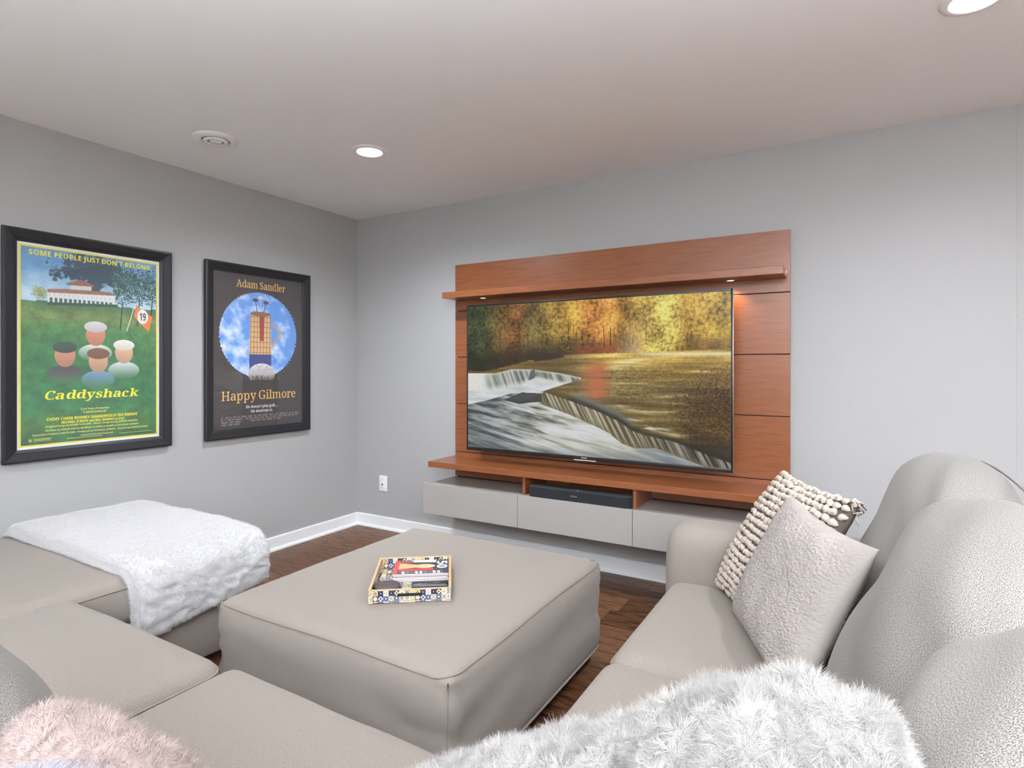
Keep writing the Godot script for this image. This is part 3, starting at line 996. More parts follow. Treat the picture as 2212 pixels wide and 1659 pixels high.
func build_posters() -> void:
	var h := 1.117
	# the left poster
	var w := 0.777
	var wide := 0.06
	var t := framed("framed_poster", "larger framed poster of a green golf course with yellow lettering, leftmost on the wall", 1.8805, w, h, wide)
	var pw := w - 2 * wide
	var ph := h - 2 * wide
	part("paper", panel(pw, ph), mat(s8(232, 230, 226), 0.6), t, Vector3(0, 0, 0.0070))
	part("border", panel(pw * 0.972, ph * 0.978), mat(s8(222, 206, 60), 0.6), t, Vector3(0, 0, 0.0074))
	var aw := pw * 0.948
	var ah := ph * 0.962
	part("picture", panel(aw, ah), print_mat(golf_picture(480, 724)), t, Vector3(0, 0, 0.0078))
	var yellow := mat(s8(236, 220, 40), 0.6)
	var pale := mat(s8(206, 206, 104), 0.6)
	var put := func(s: String, u0: float, u1: float, v0: float, v1: float, m: Material, serif := false, bold := true, slant := 0.0):
		letters(s, t, m, (u1 - u0) * aw, (v1 - v0) * ah, Vector3((u0 + u1) / 2 * aw - aw / 2, ah / 2 - (v0 + v1) / 2 * ah, 0.0086), serif, bold, "lettering", slant)
	put.call("SOME PEOPLE JUST DON'T BELONG.", 0.05, 0.962, 0.012, 0.046, yellow)
	put.call("19", 0.858, 0.91, 0.293, 0.337, mat(s8(40, 38, 44), 0.6))
	put.call("Caddyshack", 0.154, 0.846, 0.728, 0.79, yellow, true, true, 0.2)
	put.call("A Jon Peters Production", 0.40, 0.61, 0.826, 0.839, pale)
	put.call("\"CADDYSHACK\"", 0.41, 0.595, 0.844, 0.855, pale)
	put.call("CHEVY CHASE·RODNEY DANGERFIELD·TED KNIGHT", 0.165, 0.838, 0.869, 0.884, yellow)
	put.call("MICHAEL O'KEEFE and BILL MURRAY as Carl", 0.265, 0.73, 0.889, 0.903, yellow)
	put.call("Original Songs by KENNY LOGGINS · Music Composed by JOHNNY MANDEL", 0.16, 0.842, 0.908, 0.921, pale)
	put.call("Written by BRIAN DOYLE-MURRAY & HAROLD RAMIS & DOUGLAS KENNEY", 0.157, 0.85, 0.928, 0.941, pale)
	put.call("Executive Producer JON PETERS · Produced by DOUGLAS KENNEY · Directed by HAROLD RAMIS", 0.075, 0.925, 0.947, 0.960, pale)
	put.call("R", 0.047, 0.072, 0.972, 0.984, pale, true)
	for q in [[0.042, 0.208, 0.968, 0.9685], [0.042, 0.208, 0.9868, 0.9873], [0.386, 0.65, 0.967, 0.9675], [0.386, 0.65, 0.9765, 0.977], [0.69, 0.968, 0.979, 0.981], [0.08, 0.2, 0.972, 0.975], [0.08, 0.19, 0.979, 0.982], [0.40, 0.64, 0.9705, 0.9735], [0.3, 0.56, 0.982, 0.9845]]:
		part("printed_line", box(Vector3((q[1] - q[0]) * aw, (q[3] - q[2]) * ah, 0.0004), 0.0001), pale, t, Vector3((q[0] + q[1]) / 2 * aw - aw / 2, ah / 2 - (q[2] + q[3]) / 2 * ah, 0.0082))
	# the right poster
	w = 0.79
	wide = 0.058
	var t2 := framed("framed_poster", "framed dark poster with a round window of blue sky, nearer the room corner", 0.892, w, h, wide)
	pw = w - 2 * wide
	ph = h - 2 * wide
	part("picture", panel(pw, ph), print_mat(sky_picture(440, 656)), t2, Vector3(0, 0, 0.0075))
	var gold := mat(s8(226, 178, 92), 0.6)
	var put2 := func(s: String, u0: float, u1: float, v0: float, v1: float, m: Material):
		letters(s, t2, m, (u1 - u0) * pw, (v1 - v0) * ph, Vector3((u0 + u1) / 2 * pw - pw / 2, ph / 2 - (v0 + v1) / 2 * ph, 0.0084), true, false)
	put2.call("Adam Sandler", 0.236, 0.788, 0.034, 0.084, gold)
	put2.call("Happy Gilmore", 0.084, 0.914, 0.757, 0.838, gold)
	put2.call("He doesn't play golf....", 0.335, 0.70, 0.855, 0.879, M.white)
	put2.call("He destroys it.", 0.39, 0.637, 0.886, 0.909, M.white)


# ------------------------------------------------------------------ the sofa
# an upholstered block between two corners: crowned top, slack sides
func upholstery(lo: Vector3, hi: Vector3, r: float, crown: float, seed_: int, slack := 0.003) -> Array:
	var size := hi - lo
	var h := size / 2.0
	var n := noise(3.2, seed_, FastNoiseLite.TYPE_SIMPLEX_SMOOTH, 2)
	var bend := func(p: Vector3) -> Vector3:
		var q := p / h
		var w := (1.0 - q.x * q.x) * (1.0 - q.z * q.z)
		var o := p
		if p.y > 0:
			o.y += crown * w * q.y
		var side := (1.0 - q.y * q.y)
		o.x += signf(q.x) * crown * 0.5 * side * absf(q.x)
		o.z += signf(q.z) * crown * 0.5 * side * absf(q.z)
		var d := n.get_noise_3d(p.x + lo.x, p.y * 2.0, p.z + lo.z) * slack
		return o + Vector3(d * q.x, d * q.y, d * q.z)
	return [round_box(size, r, 4, 0.045, bend), (lo + hi) / 2.0]


func put_upholstery(called: String, lo: Vector3, hi: Vector3, r: float, crown: float, seed_: int, m: Material, parent: Node3D, slack := 0.003) -> MeshInstance3D:
	var u := upholstery(lo, hi, r, crown, seed_, slack)
	return part(called, u[0], m, parent, u[1] - parent.position)


func piping(lo: Vector3, hi: Vector3, r: float, y: float, parent: Node3D) -> void:
	var c := (lo + hi) / 2.0
	part("piping", tube(rect_loop((hi.x - lo.x) / 2 + 0.0065, (hi.z - lo.z) / 2 + 0.0065, r + 0.006, 0.0, 5), 0.003, 6, true), M.seam, parent, Vector3(c.x, y, c.z) - parent.position)


func sofa_unit(called: String, label: String, lo: Vector3, hi: Vector3, seed_: int, back := Vector3.ZERO) -> Node3D:
	var c := (lo + hi) / 2.0
	var t := thing(called, label, "sofa section", Vector3(c.x, 0, c.z), 0.0, "grey beige sectional sofa")
	var split := hi.y - 0.185
	put_upholstery("base", Vector3(lo.x + 0.006, 0.045, lo.z + 0.006), Vector3(hi.x - 0.006, split, hi.z - 0.006), 0.02, 0.004, seed_ + 50, M.fabric, t)
	put_upholstery("seat_cushion", Vector3(lo.x, split, lo.z), hi, 0.045, 0.018, seed_, M.fabric, t)
	piping(lo, hi, 0.045, hi.y - 0.038, t)
	for sx in [-1, 1]:
		for sz in [-1, 1]:
			part("leg", box(Vector3(0.05, 0.045, 0.05), 0.003), M.leg, t, Vector3(sx * ((hi.x - lo.x) / 2 - 0.08), 0.0225, sz * ((hi.z - lo.z) / 2 - 0.08)))
	if back == Vector3.BACK:
		put_upholstery("backrest", Vector3(lo.x + 0.01, 0.05, hi.z - 0.005), Vector3(hi.x - 0.01, 0.74, hi.z + 0.11), 0.04, 0.01, seed_ + 9, M.fabric, t)
	elif back == Vector3.RIGHT:
		put_upholstery("backrest", Vector3(hi.x - 0.005, 0.05, lo.z + 0.01), Vector3(hi.x + 0.11, 0.74, hi.z - 0.01), 0.04, 0.01, seed_ + 9, M.fabric, t)
	return t


func build_sofa() -> void:
	sofa_unit("sofa_chaise", "grey beige chaise section of the sofa under the folded white blanket", Vector3(0.055, 0, 1.70), Vector3(1.105, 0.482, 3.29), 1)
	sofa_unit("sofa_section", "grey beige sofa seat beside the chaise, its piped edge standing higher than the next seat", Vector3(1.118, 0, 2.435), Vector3(1.962, 0.482, 3.30), 2, Vector3.BACK)
	sofa_unit("sofa_section", "grey beige sofa seat in front of the ottoman's near corner, beside the white fur throw", Vector3(1.968, 0, 2.402), Vector3(2.845, 0.457, 3.30), 3, Vector3.BACK)
	sofa_unit("sofa_section", "grey beige corner section of the sofa under the white fur throw", Vector3(2.858, 0, 2.448), Vector3(3.74, 0.478, 3.30), 4, Vector3.RIGHT)
	sofa_unit("sofa_section", "grey beige sofa seat right of the ottoman, between the end seat and the fur throw", Vector3(2.853, 0, 1.895), Vector3(3.74, 0.48, 2.443), 5, Vector3.RIGHT)
	var e := sofa_unit("sofa_section", "grey beige end seat of the sofa with a rounded arm, nearest the media unit", Vector3(2.856, 0, 1.235), Vector3(3.74, 0.482, 1.891), 6, Vector3.RIGHT)
	put_upholstery("arm", Vector3(2.815, 0.045, 1.0), Vector3(3.86, 0.668, 1.232), 0.085, 0.012, 31, M.fabric, e)
	part("leg", box(Vector3(0.05, 0.045, 0.05), 0.003), M.leg, e, Vector3(2.87, 0.0225, 1.08) - e.position)
	part("leg", box(Vector3(0.05, 0.045, 0.05), 0.003), M.leg, e, Vector3(3.78, 0.0225, 1.08) - e.position)


func build_ottoman() -> void:
	var lo := Vector3(1.478, 0.062, 1.055)
	var hi := Vector3(2.508, 0.442, 2.152)
	var c := (lo + hi) / 2.0
	var t := thing("ottoman", "large square grey beige ottoman in a slipcover, in the middle of the sofa", "ottoman", Vector3(c.x, 0, c.z))
	var h := (hi - lo) / 2.0
	var n := noise(2.6, 77, FastNoiseLite.TYPE_SIMPLEX_SMOOTH, 3)
	var fold := noise(1.3, 78, FastNoiseLite.TYPE_SIMPLEX_SMOOTH, 2)
	var bend := func(p: Vector3) -> Vector3:
		var q := p / h
		var o := p
		if p.y > 0:
			o.y += 0.016 * (1.0 - pow(q.x, 4)) * (1.0 - pow(q.z, 4)) * q.y
		var side := 1.0 - q.y * q.y
		# the cover bellies out below its seam and falls in towards the hem
		var belly := 0.005 * exp(-pow((q.y - 0.45) / 0.3, 2)) - 0.004 * exp(-pow((q.y - 0.05) / 0.22, 2)) + 0.003 * exp(-pow((q.y + 0.55) / 0.4, 2))
		belly += 0.010 * fold.get_noise_2d(p.x * 1.0 + p.z * 1.0, p.y * 6.0) * side
		var corner := pow(absf(q.x * q.z), 3.0)
		belly += 0.012 * n.get_noise_2d((p.x - p.z) * 2.0, p.y * 9.0) * corner
		var edge := maxf(absf(q.x), absf(q.z))
		if edge > 0.9:
			o.x += q.x * belly
			o.z += q.z * belly
		return o
	part("cover", round_box(hi - lo, 0.05, 4, 0.03, bend), M.fabric, t, Vector3(0, c.y, 0))
	var top := rect_loop(h.x - 0.004, h.z - 0.004, 0.05, 0.0, 6)
	for i in top.size():
		top[i].y = 0.003 * sin(i * 0.7)
	part("seam", tube(top, 0.0022, 5, true), M.seam, t, Vector3(0, hi.y - 0.014, 0))
	part("hem", tube(rect_loop(h.x - 0.004, h.z - 0.004, 0.045, 0.0, 6), 0.005, 6, true), M.fabric, t, Vector3(0, lo.y + 0.02, 0))
	for sx in [-1, 1]:
		for sz in [-1, 1]:
			var p := PackedVector3Array()
			for i in 13:
				var y := lerpf(lo.y + 0.03, hi.y - 0.02, i / 12.0)
				var q := Vector3(sx * (h.x - 0.0146), y - c.y, sz * (h.z - 0.0146))
				p.append(bend.call(q) + Vector3(sx, 0, sz) * 0.0004)
			part("corner_seam", tube(p, 0.0018, 5), M.seam, t, Vector3(0, c.y, 0))
			part("leg", box(Vector3(0.06, 0.075, 0.13), 0.004), M.leg, t, Vector3(sx * (h.x - 0.08), 0.0375, sz * (h.z - 0.08)))


# ------------------------------------------------------------------ the tray and what lies in it
func tile_print() -> ImageTexture:
	var r := RandomNumberGenerator.new()
	r.seed = 12
	var w := 384
	var d := PackedByteArray()
	d.resize(w * w * 3)
	d.fill(200)
	var cv := Canvas.new(w, w, d)
	var pal := [s8(44, 60, 104), s8(228, 214, 196), s8(40, 34, 36), s8(176, 148, 116), s8(116, 130, 156), s8(214, 190, 130)]
	var n := 8
	for i in n:
		for j in n:
			var x := (i + 0.5) / n
			var y := (j + 0.5) / n
			var e := 0.5 / n
			var a: Color = pal[r.randi() % 6]
			var b: Color = pal[(pal.find(a) + 1 + r.randi() % 5) % 6]
			var c: Color = pal[r.randi() % 6]
			cv.poly([Vector2(x - e, y - e), Vector2(x + e, y - e), Vector2(x + e, y + e), Vector2(x - e, y + e)], a)
			if (i + j) % 2 == 0:
				cv.poly([Vector2(x, y - e), Vector2(x + e, y), Vector2(x, y + e), Vector2(x - e, y)], b)
				cv.poly([Vector2(x, y - e * 0.7), Vector2(x + e * 0.7, y), Vector2(x, y + e * 0.7), Vector2(x - e * 0.7, y)], c)
				cv.oval(x, y, e * 0.35, e * 0.35, a)
			else:
				for k in 8:
					var ang := TAU * k / 8
					cv.oval(x + cos(ang) * e * 0.62, y + sin(ang) * e * 0.62, e * 0.24, e * 0.24, b)
				cv.oval(x, y, e * 0.4, e * 0.4, c)
				cv.oval(x, y, e * 0.2, e * 0.2, pal[1])
	return ImageTexture.create_from_image(cv.im)


func cover_picture() -> Image:
	var d := PackedByteArray()
	d.resize(300 * 372 * 3)
	d.fill(60)
	var cv := Canvas.new(300, 372, d)
	cv.poly([Vector2(0, 0), Vector2(1, 0), Vector2(1, 1), Vector2(0, 1)], s8(58, 56, 62))
	cv.poly([Vector2(0, 0.24), Vector2(0.2, 0.24), Vector2(0.14, 0.75), Vector2(0, 0.7)], s8(208, 222, 208))
	cv.poly([Vector2(0.04, 0.68), Vector2(0.2, 0.66), Vector2(0.3, 1), Vector2(0.02, 1)], s8(132, 74, 62))
	cv.oval(0.44, 0.4, 0.24, 0.24, s8(48, 40, 44))                       # hair
	cv.poly([Vector2(0.36, 0.55), Vector2(0.54, 0.55), Vector2(0.66, 0.95), Vector2(0.2, 0.95)], s8(226, 160, 112))
	cv.oval(0.46, 0.45, 0.145, 0.2, s8(240, 190, 152), s8(226, 164, 120))
	cv.oval(0.41, 0.42, 0.025, 0.01, s8(90, 62, 56))
	cv.oval(0.52, 0.42, 0.025, 0.01, s8(90, 62, 56))
	cv.oval(0.465, 0.55, 0.04, 0.012, s8(196, 96, 84))
	cv.poly([Vector2(0.62, 0.3), Vector2(0.76, 0.26), Vector2(0.78, 0.9), Vector2(0.66, 0.9)], s8(196, 62, 66))
	cv.poly([Vector2(0.78, 0.1), Vector2(1, 0.1), Vector2(1, 0.9), Vector2(0.78, 0.9)], s8(92, 80, 78))
	for i in 9:
		cv.poly([Vector2(0.82, 0.16 + i * 0.08), Vector2(0.97, 0.15 + i * 0.08), Vector2(0.97, 0.2 + i * 0.08), Vector2(0.82, 0.21 + i * 0.08)], [s8(226, 204, 196), s8(204, 216, 196), s8(120, 78, 70), s8(96, 128, 110)][i % 4])
	cv.poly([Vector2(0, 0.92), Vector2(1, 0.92), Vector2(1, 1), Vector2(0, 1)], s8(206, 66, 68))
	return cv.im


func build_tray() -> void:
	var turn := deg_to_rad(36.4)
	var w := 0.279
	var d := 0.338
	var y := 0.4585
	var right := Vector3(cos(turn), 0, -sin(turn))
	var near := Vector3(sin(turn), 0, cos(turn))
	var o := Vector3(2.013, y, 1.941)
	var c := o + right * w / 2 - near * d / 2
	var t := thing("serving_tray", "small rectangular tray with a blue and cream tile pattern on the ottoman", "tray", c, turn)
	var pm := textured(Color.WHITE, tile_print(), Vector3(7, 7, 7), 0.35, false)
	var rim := mat(s8(196, 160, 116), 0.5)
	var hgt := 0.045
	part("base", box(Vector3(w, 0.006, d)), pm, t, Vector3(0, 0.003, 0))
	for s in [-1, 1]:
		part("side_wall", box(Vector3(0.007, hgt - 0.007, d)), pm, t, Vector3(s * (w / 2 - 0.0035), 0.006 + (hgt - 0.007) / 2, 0))
		part("rim", box(Vector3(0.009, 0.002, d + 0.002), 0.0006), rim, t, Vector3(s * (w / 2 - 0.0035), hgt, 0))
		var z: float = s * (d / 2 - 0.0035)
		part("rim", box(Vector3(w - 0.0185, 0.002, 0.009), 0.0006), rim, t, Vector3(0, hgt, z))
		part("end_wall", box(Vector3(w - 0.0142, hgt - 0.007, 0.007)), pm, t, Vector3(0, 0.006 + (hgt - 0.007) / 2, z))
		part("dark_hole_insert", round_box(Vector3(0.088, 0.015, 0.0078), 0.0038, 3), M.dark, t, Vector3(0, 0.027, z))  # dark insert on the solid wall, standing in for a shaded opening
	# magazines, five in a stack
	var names := ["glossy magazine with a portrait cover, topmost of the stack in the tray", "magazine second from the top of the stack in the tray", "magazine in the middle of the stack in the tray", "magazine second from the bottom of the stack in the tray", "magazine at the bottom of the stack in the tray"]
	var papers := [s8(214, 212, 214), s8(196, 196, 202), s8(222, 216, 210), s8(204, 198, 198), s8(188, 190, 198)]
	for k in 5:
		var m := thing("magazine", names[k], "magazine", c + right * (0.0275 + [0.0, 0.001, -0.002, 0.002, 0.0][k]) - near * (0.0835 + [0.0, 0.001, -0.001, 0.001, 0.0][k]) + Vector3(0, 0.0062 + 0.0058 * (4 - k), 0), turn, "stack of magazines in the tray")
		part("pages", box(Vector3(0.205, 0.0046, 0.151), 0.0008), mat(papers[k], 0.6), m, Vector3(0, 0.0024, 0))
		if k == 0:
			part("cover", panel(0.152, 0.206), print_mat(cover_picture()), m, Vector3(0, 0.0051, 0), Vector3(-90, -90, 0))
			var tm := letters("50", m, M.white, 0.078, 0.040, Vector3.ZERO, false, true, "title_lettering")
			tm.transform = Transform3D(Basis(Vector3(0, 0, 1), Vector3(1, 0, 0), Vector3(0, 1, 0)), Vector3(0.078, 0.0054, -0.018)) * tm.transform
		else:
			part("cover", box(Vector3(0.206, 0.0005, 0.152), 0.0002), mat([s8(90, 80, 84), s8(150, 60, 60), s8(70, 84, 110), s8(190, 170, 120)][k - 1], 0.3), m, Vector3(0, 0.0052, 0))
	var dk := thing("round_box", "round flat dark brown box in the near left corner of the tray", "box", o + right * 0.054 - near * 0.090 + Vector3(0, 0.0062, 0))
	part("body", lathe(PackedVector2Array([Vector2(0.0, 0.0), Vector2(0.045, 0.0), Vector2(0.0465, 0.002), Vector2(0.0465, 0.013)]), 40), M.black, dk)
	part("lid", lathe(PackedVector2Array([Vector2(0.0468, 0.0132), Vector2(0.0472, 0.0145), Vector2(0.0472, 0.021), Vector2(0.0455, 0.0235), Vector2(0.042, 0.0242), Vector2(0.0, 0.0242)]), 40), mat(s8(72, 60, 62), 0.5), dk)
	var rc := thing("remote_control", "slim black remote control beside the magazines in the tray", "remote", o + right * 0.204 - near * 0.122 + Vector3(0, 0.0062, 0), turn)
	part("body", round_box(Vector3(0.134, 0.016, 0.036), 0.006, 3), mat(s8(34, 33, 38), 0.3), rc, Vector3(0, 0.008, 0))
	part("trim", round_box(Vector3(0.132, 0.0015, 0.0365), 0.0005, 1), M.steel, rc, Vector3(0, 0.009, 0))
	for k in 9:
		part("button", round_box(Vector3(0.006, 0.0016, 0.005), 0.0007, 1), mat(s8(96, 94, 98), 0.5), rc, Vector3(-0.05 + 0.012 * k, 0.0166, 0.006 if k % 2 else -0.006))
	part("pad", lathe(PackedVector2Array([Vector2(0.0, 0.002), Vector2(0.008, 0.002), Vector2(0.010, 0.0)]), 20), mat(s8(70, 68, 72), 0.4), rc, Vector3(0.022, 0.0155, 0.0))


# ------------------------------------------------------------------ cushions and pillows
func back_cushion(label: String, at: Vector3, turn: float, size: Vector3, lean: float, seed_: int) -> Node3D:
	var t := thing("back_cushion", label, "cushion", at, turn, "loose back cushions of the sofa")
	var h := size / 2.0
	var n := noise(2.2, seed_, FastNoiseLite.TYPE_SIMPLEX_SMOOTH, 2)
	var creases := noise(1.0, seed_ + 4, FastNoiseLite.TYPE_SIMPLEX_SMOOTH, 1)
	var bend := func(p: Vector3) -> Vector3:
		var q := p / h
		var o := p
		# filled out in the middle, thin at the side seams
		o.x += signf(q.x) * 0.02 * (1.0 - q.y * q.y) * (1.0 - q.z * q.z) * absf(q.x)
		o.y += 0.015 * (1.0 - q.z * q.z) * q.y if q.y > 0 else 0.0
		var e := 1.0 - pow(absf(q.z), 2.6)
		o.x *= lerpf(0.5, 1.0, e)
		if q.x < 0:
			o.x *= 1.0 - 0.2 * smoothstep(-0.1, 1.0, q.y)
		o.y = -h.y + (o.y + h.y) * lerpf(0.76, 1.0, e)
		var d := 0.010 * n.get_noise_3d(p.x, p.y, p.z)
		# long shallow folds running along the cushion
		var f := creases.get_noise_2d(p.z * 1.3 + 3.0, (p.y + p.x * 0.8 + p.z * 0.5) * 5.0)
		d += 0.011 * f * smoothstep(-0.6, 0.5, -q.x)
		return o + Vector3(d * q.x, d * q.y * 0.7, 0)
	var b := part("body", round_box(size, size.x * 0.49, 8, 0.016, bend), M.fabric_grey, t, Vector3(0, 0, 0))
	b.transform = Transform3D(Basis(Vector3(0, 0, 1), -lean), Vector3.ZERO) * Transform3D(Basis(), Vector3(0, h.y, 0))
	# the back seam with its zip flap
	var p := PackedVector3Array()
	for i in 25:
		var z := lerpf(-h.z + 0.03, h.z - 0.03, i / 24.0)
		var q := Vector3(h.x * 0.55, h.y * 0.97, z)
		p.append(Vector3(q.x, q.y - 0.003 + 0.012 * (1.0 - pow(z / h.z, 2)), q.z))
	part("seam", tube(p, 0.003, 5), M.fabric_grey, b)
	return t


# a square scatter cushion: two bellied faces meeting at a seam, corners drawn out
func pillow_face(w: float, h: float, thick: float, u: float, v: float, s: float, pinch := 0.09, plump := 0.0) -> Vector3:
	var x := u * 2.0 - 1.0
	var y := v * 2.0 - 1.0
	var tuck := 1.0 - plump * x * x * y * y
	var t := pow(maxf(0.0, 1.0 - pow(absf(x), 2.6)), 0.55) * pow(maxf(0.0, 1.0 - pow(absf(y), 2.6)), 0.55)
	return Vector3(w / 2 * x * tuck * (1.0 - pinch * (1.0 - y * y) * x * x), h / 2 * y * tuck * (1.0 - pinch * (1.0 - x * x) * y * y), s * thick / 2 * t)


func pillow_mesh(w: float, h: float, thick: float, n: int, amp: float, freq: float, kind: int, seed_: int, fold := 0.0, pinch := 0.09, plump := 0.0) -> ArrayMesh:
	var fz := noise(freq, seed_, kind, 2)
	var slow := noise(5.0, seed_ + 1, FastNoiseLite.TYPE_SIMPLEX_SMOOTH, 2)
	var st := SurfaceTool.new()
	st.begin(Mesh.PRIMITIVE_TRIANGLES)
	st.set_smooth_group(0)
	for s in [1.0, -1.0]:
		var f := func(u: float, v: float) -> Vector3:
			var p := pillow_face(w, h, thick, u if s > 0 else 1.0 - u, v, s, pinch, plump)
			var out := Vector3(p.x / w * 1.2, p.y / h * 1.2, s).normalized()
			var k := amp * fz.get_noise_3dv(p) + fold * slow.get_noise_3d(p.x, p.y, s * 0.3)
			k *= (1.0 - pow(absf(u * 2.0 - 1.0), 10.0)) * (1.0 - pow(absf(v * 2.0 - 1.0), 10.0))
			return p + out * k
		add_grid(st, n, n, f)
	st.generate_normals()
	return st.commit()


# place a pillow by its bottom edge: left corner, yaw of the edge, lean
func pillow_frame(a: Vector3, yaw: float, tilt: float, w: float, h: float) -> Transform3D:
	var e := Vector3(sin(yaw), 0, cos(yaw))
	var n := Vector3(cos(yaw), 0, -sin(yaw))
	var up := Vector3(0, cos(tilt), 0) + n * sin(tilt)
	return Transform3D(Basis(e, up, e.cross(up)), a + e * w / 2 + up * h / 2)


func build_cushions() -> void:
	var sz := Vector3(0.26, 0.585, 0.63)
	back_cushion("grey back cushion farthest along the sofa, beside the knobbly pillow", Vector3(3.495, 0.472, 1.575), 0.0, sz, 0.32, 3)
	back_cushion("grey back cushion in the middle of the sofa's right side, behind the fleece pillow", Vector3(3.48, 0.474, 2.195), 0.0, sz, 0.32, 14)
	back_cushion("grey back cushion closest to the viewer, right of the white fur throw", Vector3(3.44, 0.478, 2.82), 0.0, sz, 0.32, 25)
	back_cushion("grey back cushion behind the pink pillow, partly in view at the left edge", Vector3(2.42, 0.462, 3.06), -PI / 2, sz, 0.32, 36)
	# fleece pillow
	var p1 := thing("fleece_pillow", "cream fleecy square pillow leaning on the middle back cushion", "pillow")
	p1.transform = pillow_frame(Vector3(3.10, 0.495, 1.466), 0.40, 0.435, 0.56, 0.415)
	var m1 := pillow_mesh(0.56, 0.415, 0.13, 170, 0.0050, 150.0, FastNoiseLite.TYPE_SIMPLEX, 61, 0.01)
	part("cover", m1, M.sherpa, p1)
	# knobbly pillow: a woven ground with rows of wool knots
	var p2 := thing("knobbly_pillow", "beige hand-knotted square pillow behind the fleecy pillow, against the sofa arm", "pillow")
	var w := 0.47
	p2.transform = pillow_frame(Vector3(3.02, 0.492, 1.262), 0.49, 0.53, w, w)
	part("ground", pillow_mesh(w, w, 0.15, 60, 0.002, 160.0, FastNoiseLite.TYPE_SIMPLEX, 71, 0.01), M.yarn_dark, p2)
	var knots: Array[ArrayMesh] = []
	for k in 3:
		var fz := noise(90.0, 80 + k, FastNoiseLite.TYPE_SIMPLEX, 1)
		knots.append(grid(8, 4, func(u, v):
			var a: float = -u * TAU
			var b: float = (v - 0.5) * PI
			var d := Vector3(cos(b) * cos(a), sin(b), cos(b) * sin(a))
			return Vector3(0.0135 * d.x, 0.0098 * d.y, 0.0095 * d.z) * (1.0 + 0.25 * fz.get_noise_3dv(d * 0.01 + Vector3(u * 0.001, 0, 0)) + 0.13 * sin(b * 7.0 + a + k))))
	var n := 19
	var made := 0
	var rest: Array[Transform3D] = []
	for i in n:
		for j in n + 1:
			var u := (i + 0.3 + (0.4 if j % 2 else 0.0) + rng.randf_range(-0.12, 0.12)) / n
			var v := (j + 0.5 + rng.randf_range(-0.12, 0.12)) / (n + 1.0)
			var q := pillow_face(w, w, 0.15, u, v, 1.0)
			var q2 := pillow_face(w, w, 0.15, minf(u + 0.01, 1.0), v, 1.0)
			var q3 := pillow_face(w, w, 0.15, u, minf(v + 0.01, 1.0), 1.0)
			var nn := (q2 - q).cross(q3 - q).normalized()
			var x := (q2 - q).normalized().rotated(nn, rng.randf_range(-0.3, 1.0))
			var tr := Transform3D(Basis(x, nn.cross(x), nn) * rng.randf_range(0.9, 1.2), q + nn * rng.randf_range(0.003, 0.006))
			if (v > 0.52 or u < 0.42) and made < 296:
				part(pieces("wool_knot", made), knots[rng.randi() % 3], M.yarn, p2).transform = tr
				made += 1
			else:
				rest.append(tr)
	var mm := MultiMesh.new()
	mm.transform_format = MultiMesh.TRANSFORM_3D
	mm.mesh = knots[0]
	mm.instance_count = rest.size()
	for i in rest.size():
		mm.set_instance_transform(i, rest[i])
	stuff("wool_knots", mm, M.yarn, p2)
	# edge knots and a tassel at the far upper corner
	for k in 9:
		var a := TAU * k / 9.0
		var c := PackedVector3Array()
		for i in 8:
			var s := i / 7.0
			c.append(Vector3(w / 2 * 0.97, w / 2 * 0.97, 0) + Vector3(cos(a), sin(a), 0.6 * sin(a * 2)) * 0.03 * s + Vector3(0.02 * s * sin(s * 5 + k), -0.03 * s * s, 0.012 * sin(s * 7 + k)))
		part("tassel_strand", tube(c, 0.0022, 5), M.yarn_dark if k % 2 else M.yarn, p2)


func stuff(called: String, mm: MultiMesh, m: Material, parent: Node) -> MultiMeshInstance3D:
	var o := MultiMeshInstance3D.new()
	o.name = called
	o.multimesh = mm
	o.material_override = m
	o.set_meta("kind", "stuff")
	parent.add_child(o, true)
	return o


# a little tuft of curved hairs growing along +y
func tuft(hairs: int, length: float, width: float, spread: float, seed_: int) -> ArrayMesh:
	var r := RandomNumberGenerator.new()
	r.seed = seed_
	var v := PackedVector3Array()
	for k in hairs:
		var a := r.randf() * TAU
		var out := Vector3(cos(a), 0, sin(a))
		var side := Vector3(-sin(a), 0, cos(a)).rotated(Vector3.UP, r.randf_range(-1, 1))
		var l := length * r.randf_range(0.6, 1.1)
		var root := out * width * r.randf_range(0, 3.0)
		var pts := []
		for i in 4:
			var s := i / 3.0
			pts.append(root + Vector3.UP * l * s * (1.0 - 0.25 * s) + out * spread * l * s * s)
		for i in 3:
			var w0 := width * (1.0 - i / 3.0) / 2 + 0.00004
			var w1 := width * (1.0 - (i + 1) / 3.0) / 2 + 0.00004
			for p in [pts[i] - side * w0, pts[i] + side * w0, pts[i + 1] + side * w1, pts[i] - side * w0, pts[i + 1] + side * w1, pts[i + 1] - side * w1]:
				v.append(p)
	var arr := []
	arr.resize(Mesh.ARRAY_MAX)
	arr[Mesh.ARRAY_VERTEX] = v
	var m := ArrayMesh.new()
	m.add_surface_from_arrays(Mesh.PRIMITIVE_TRIANGLES, arr)
	return m


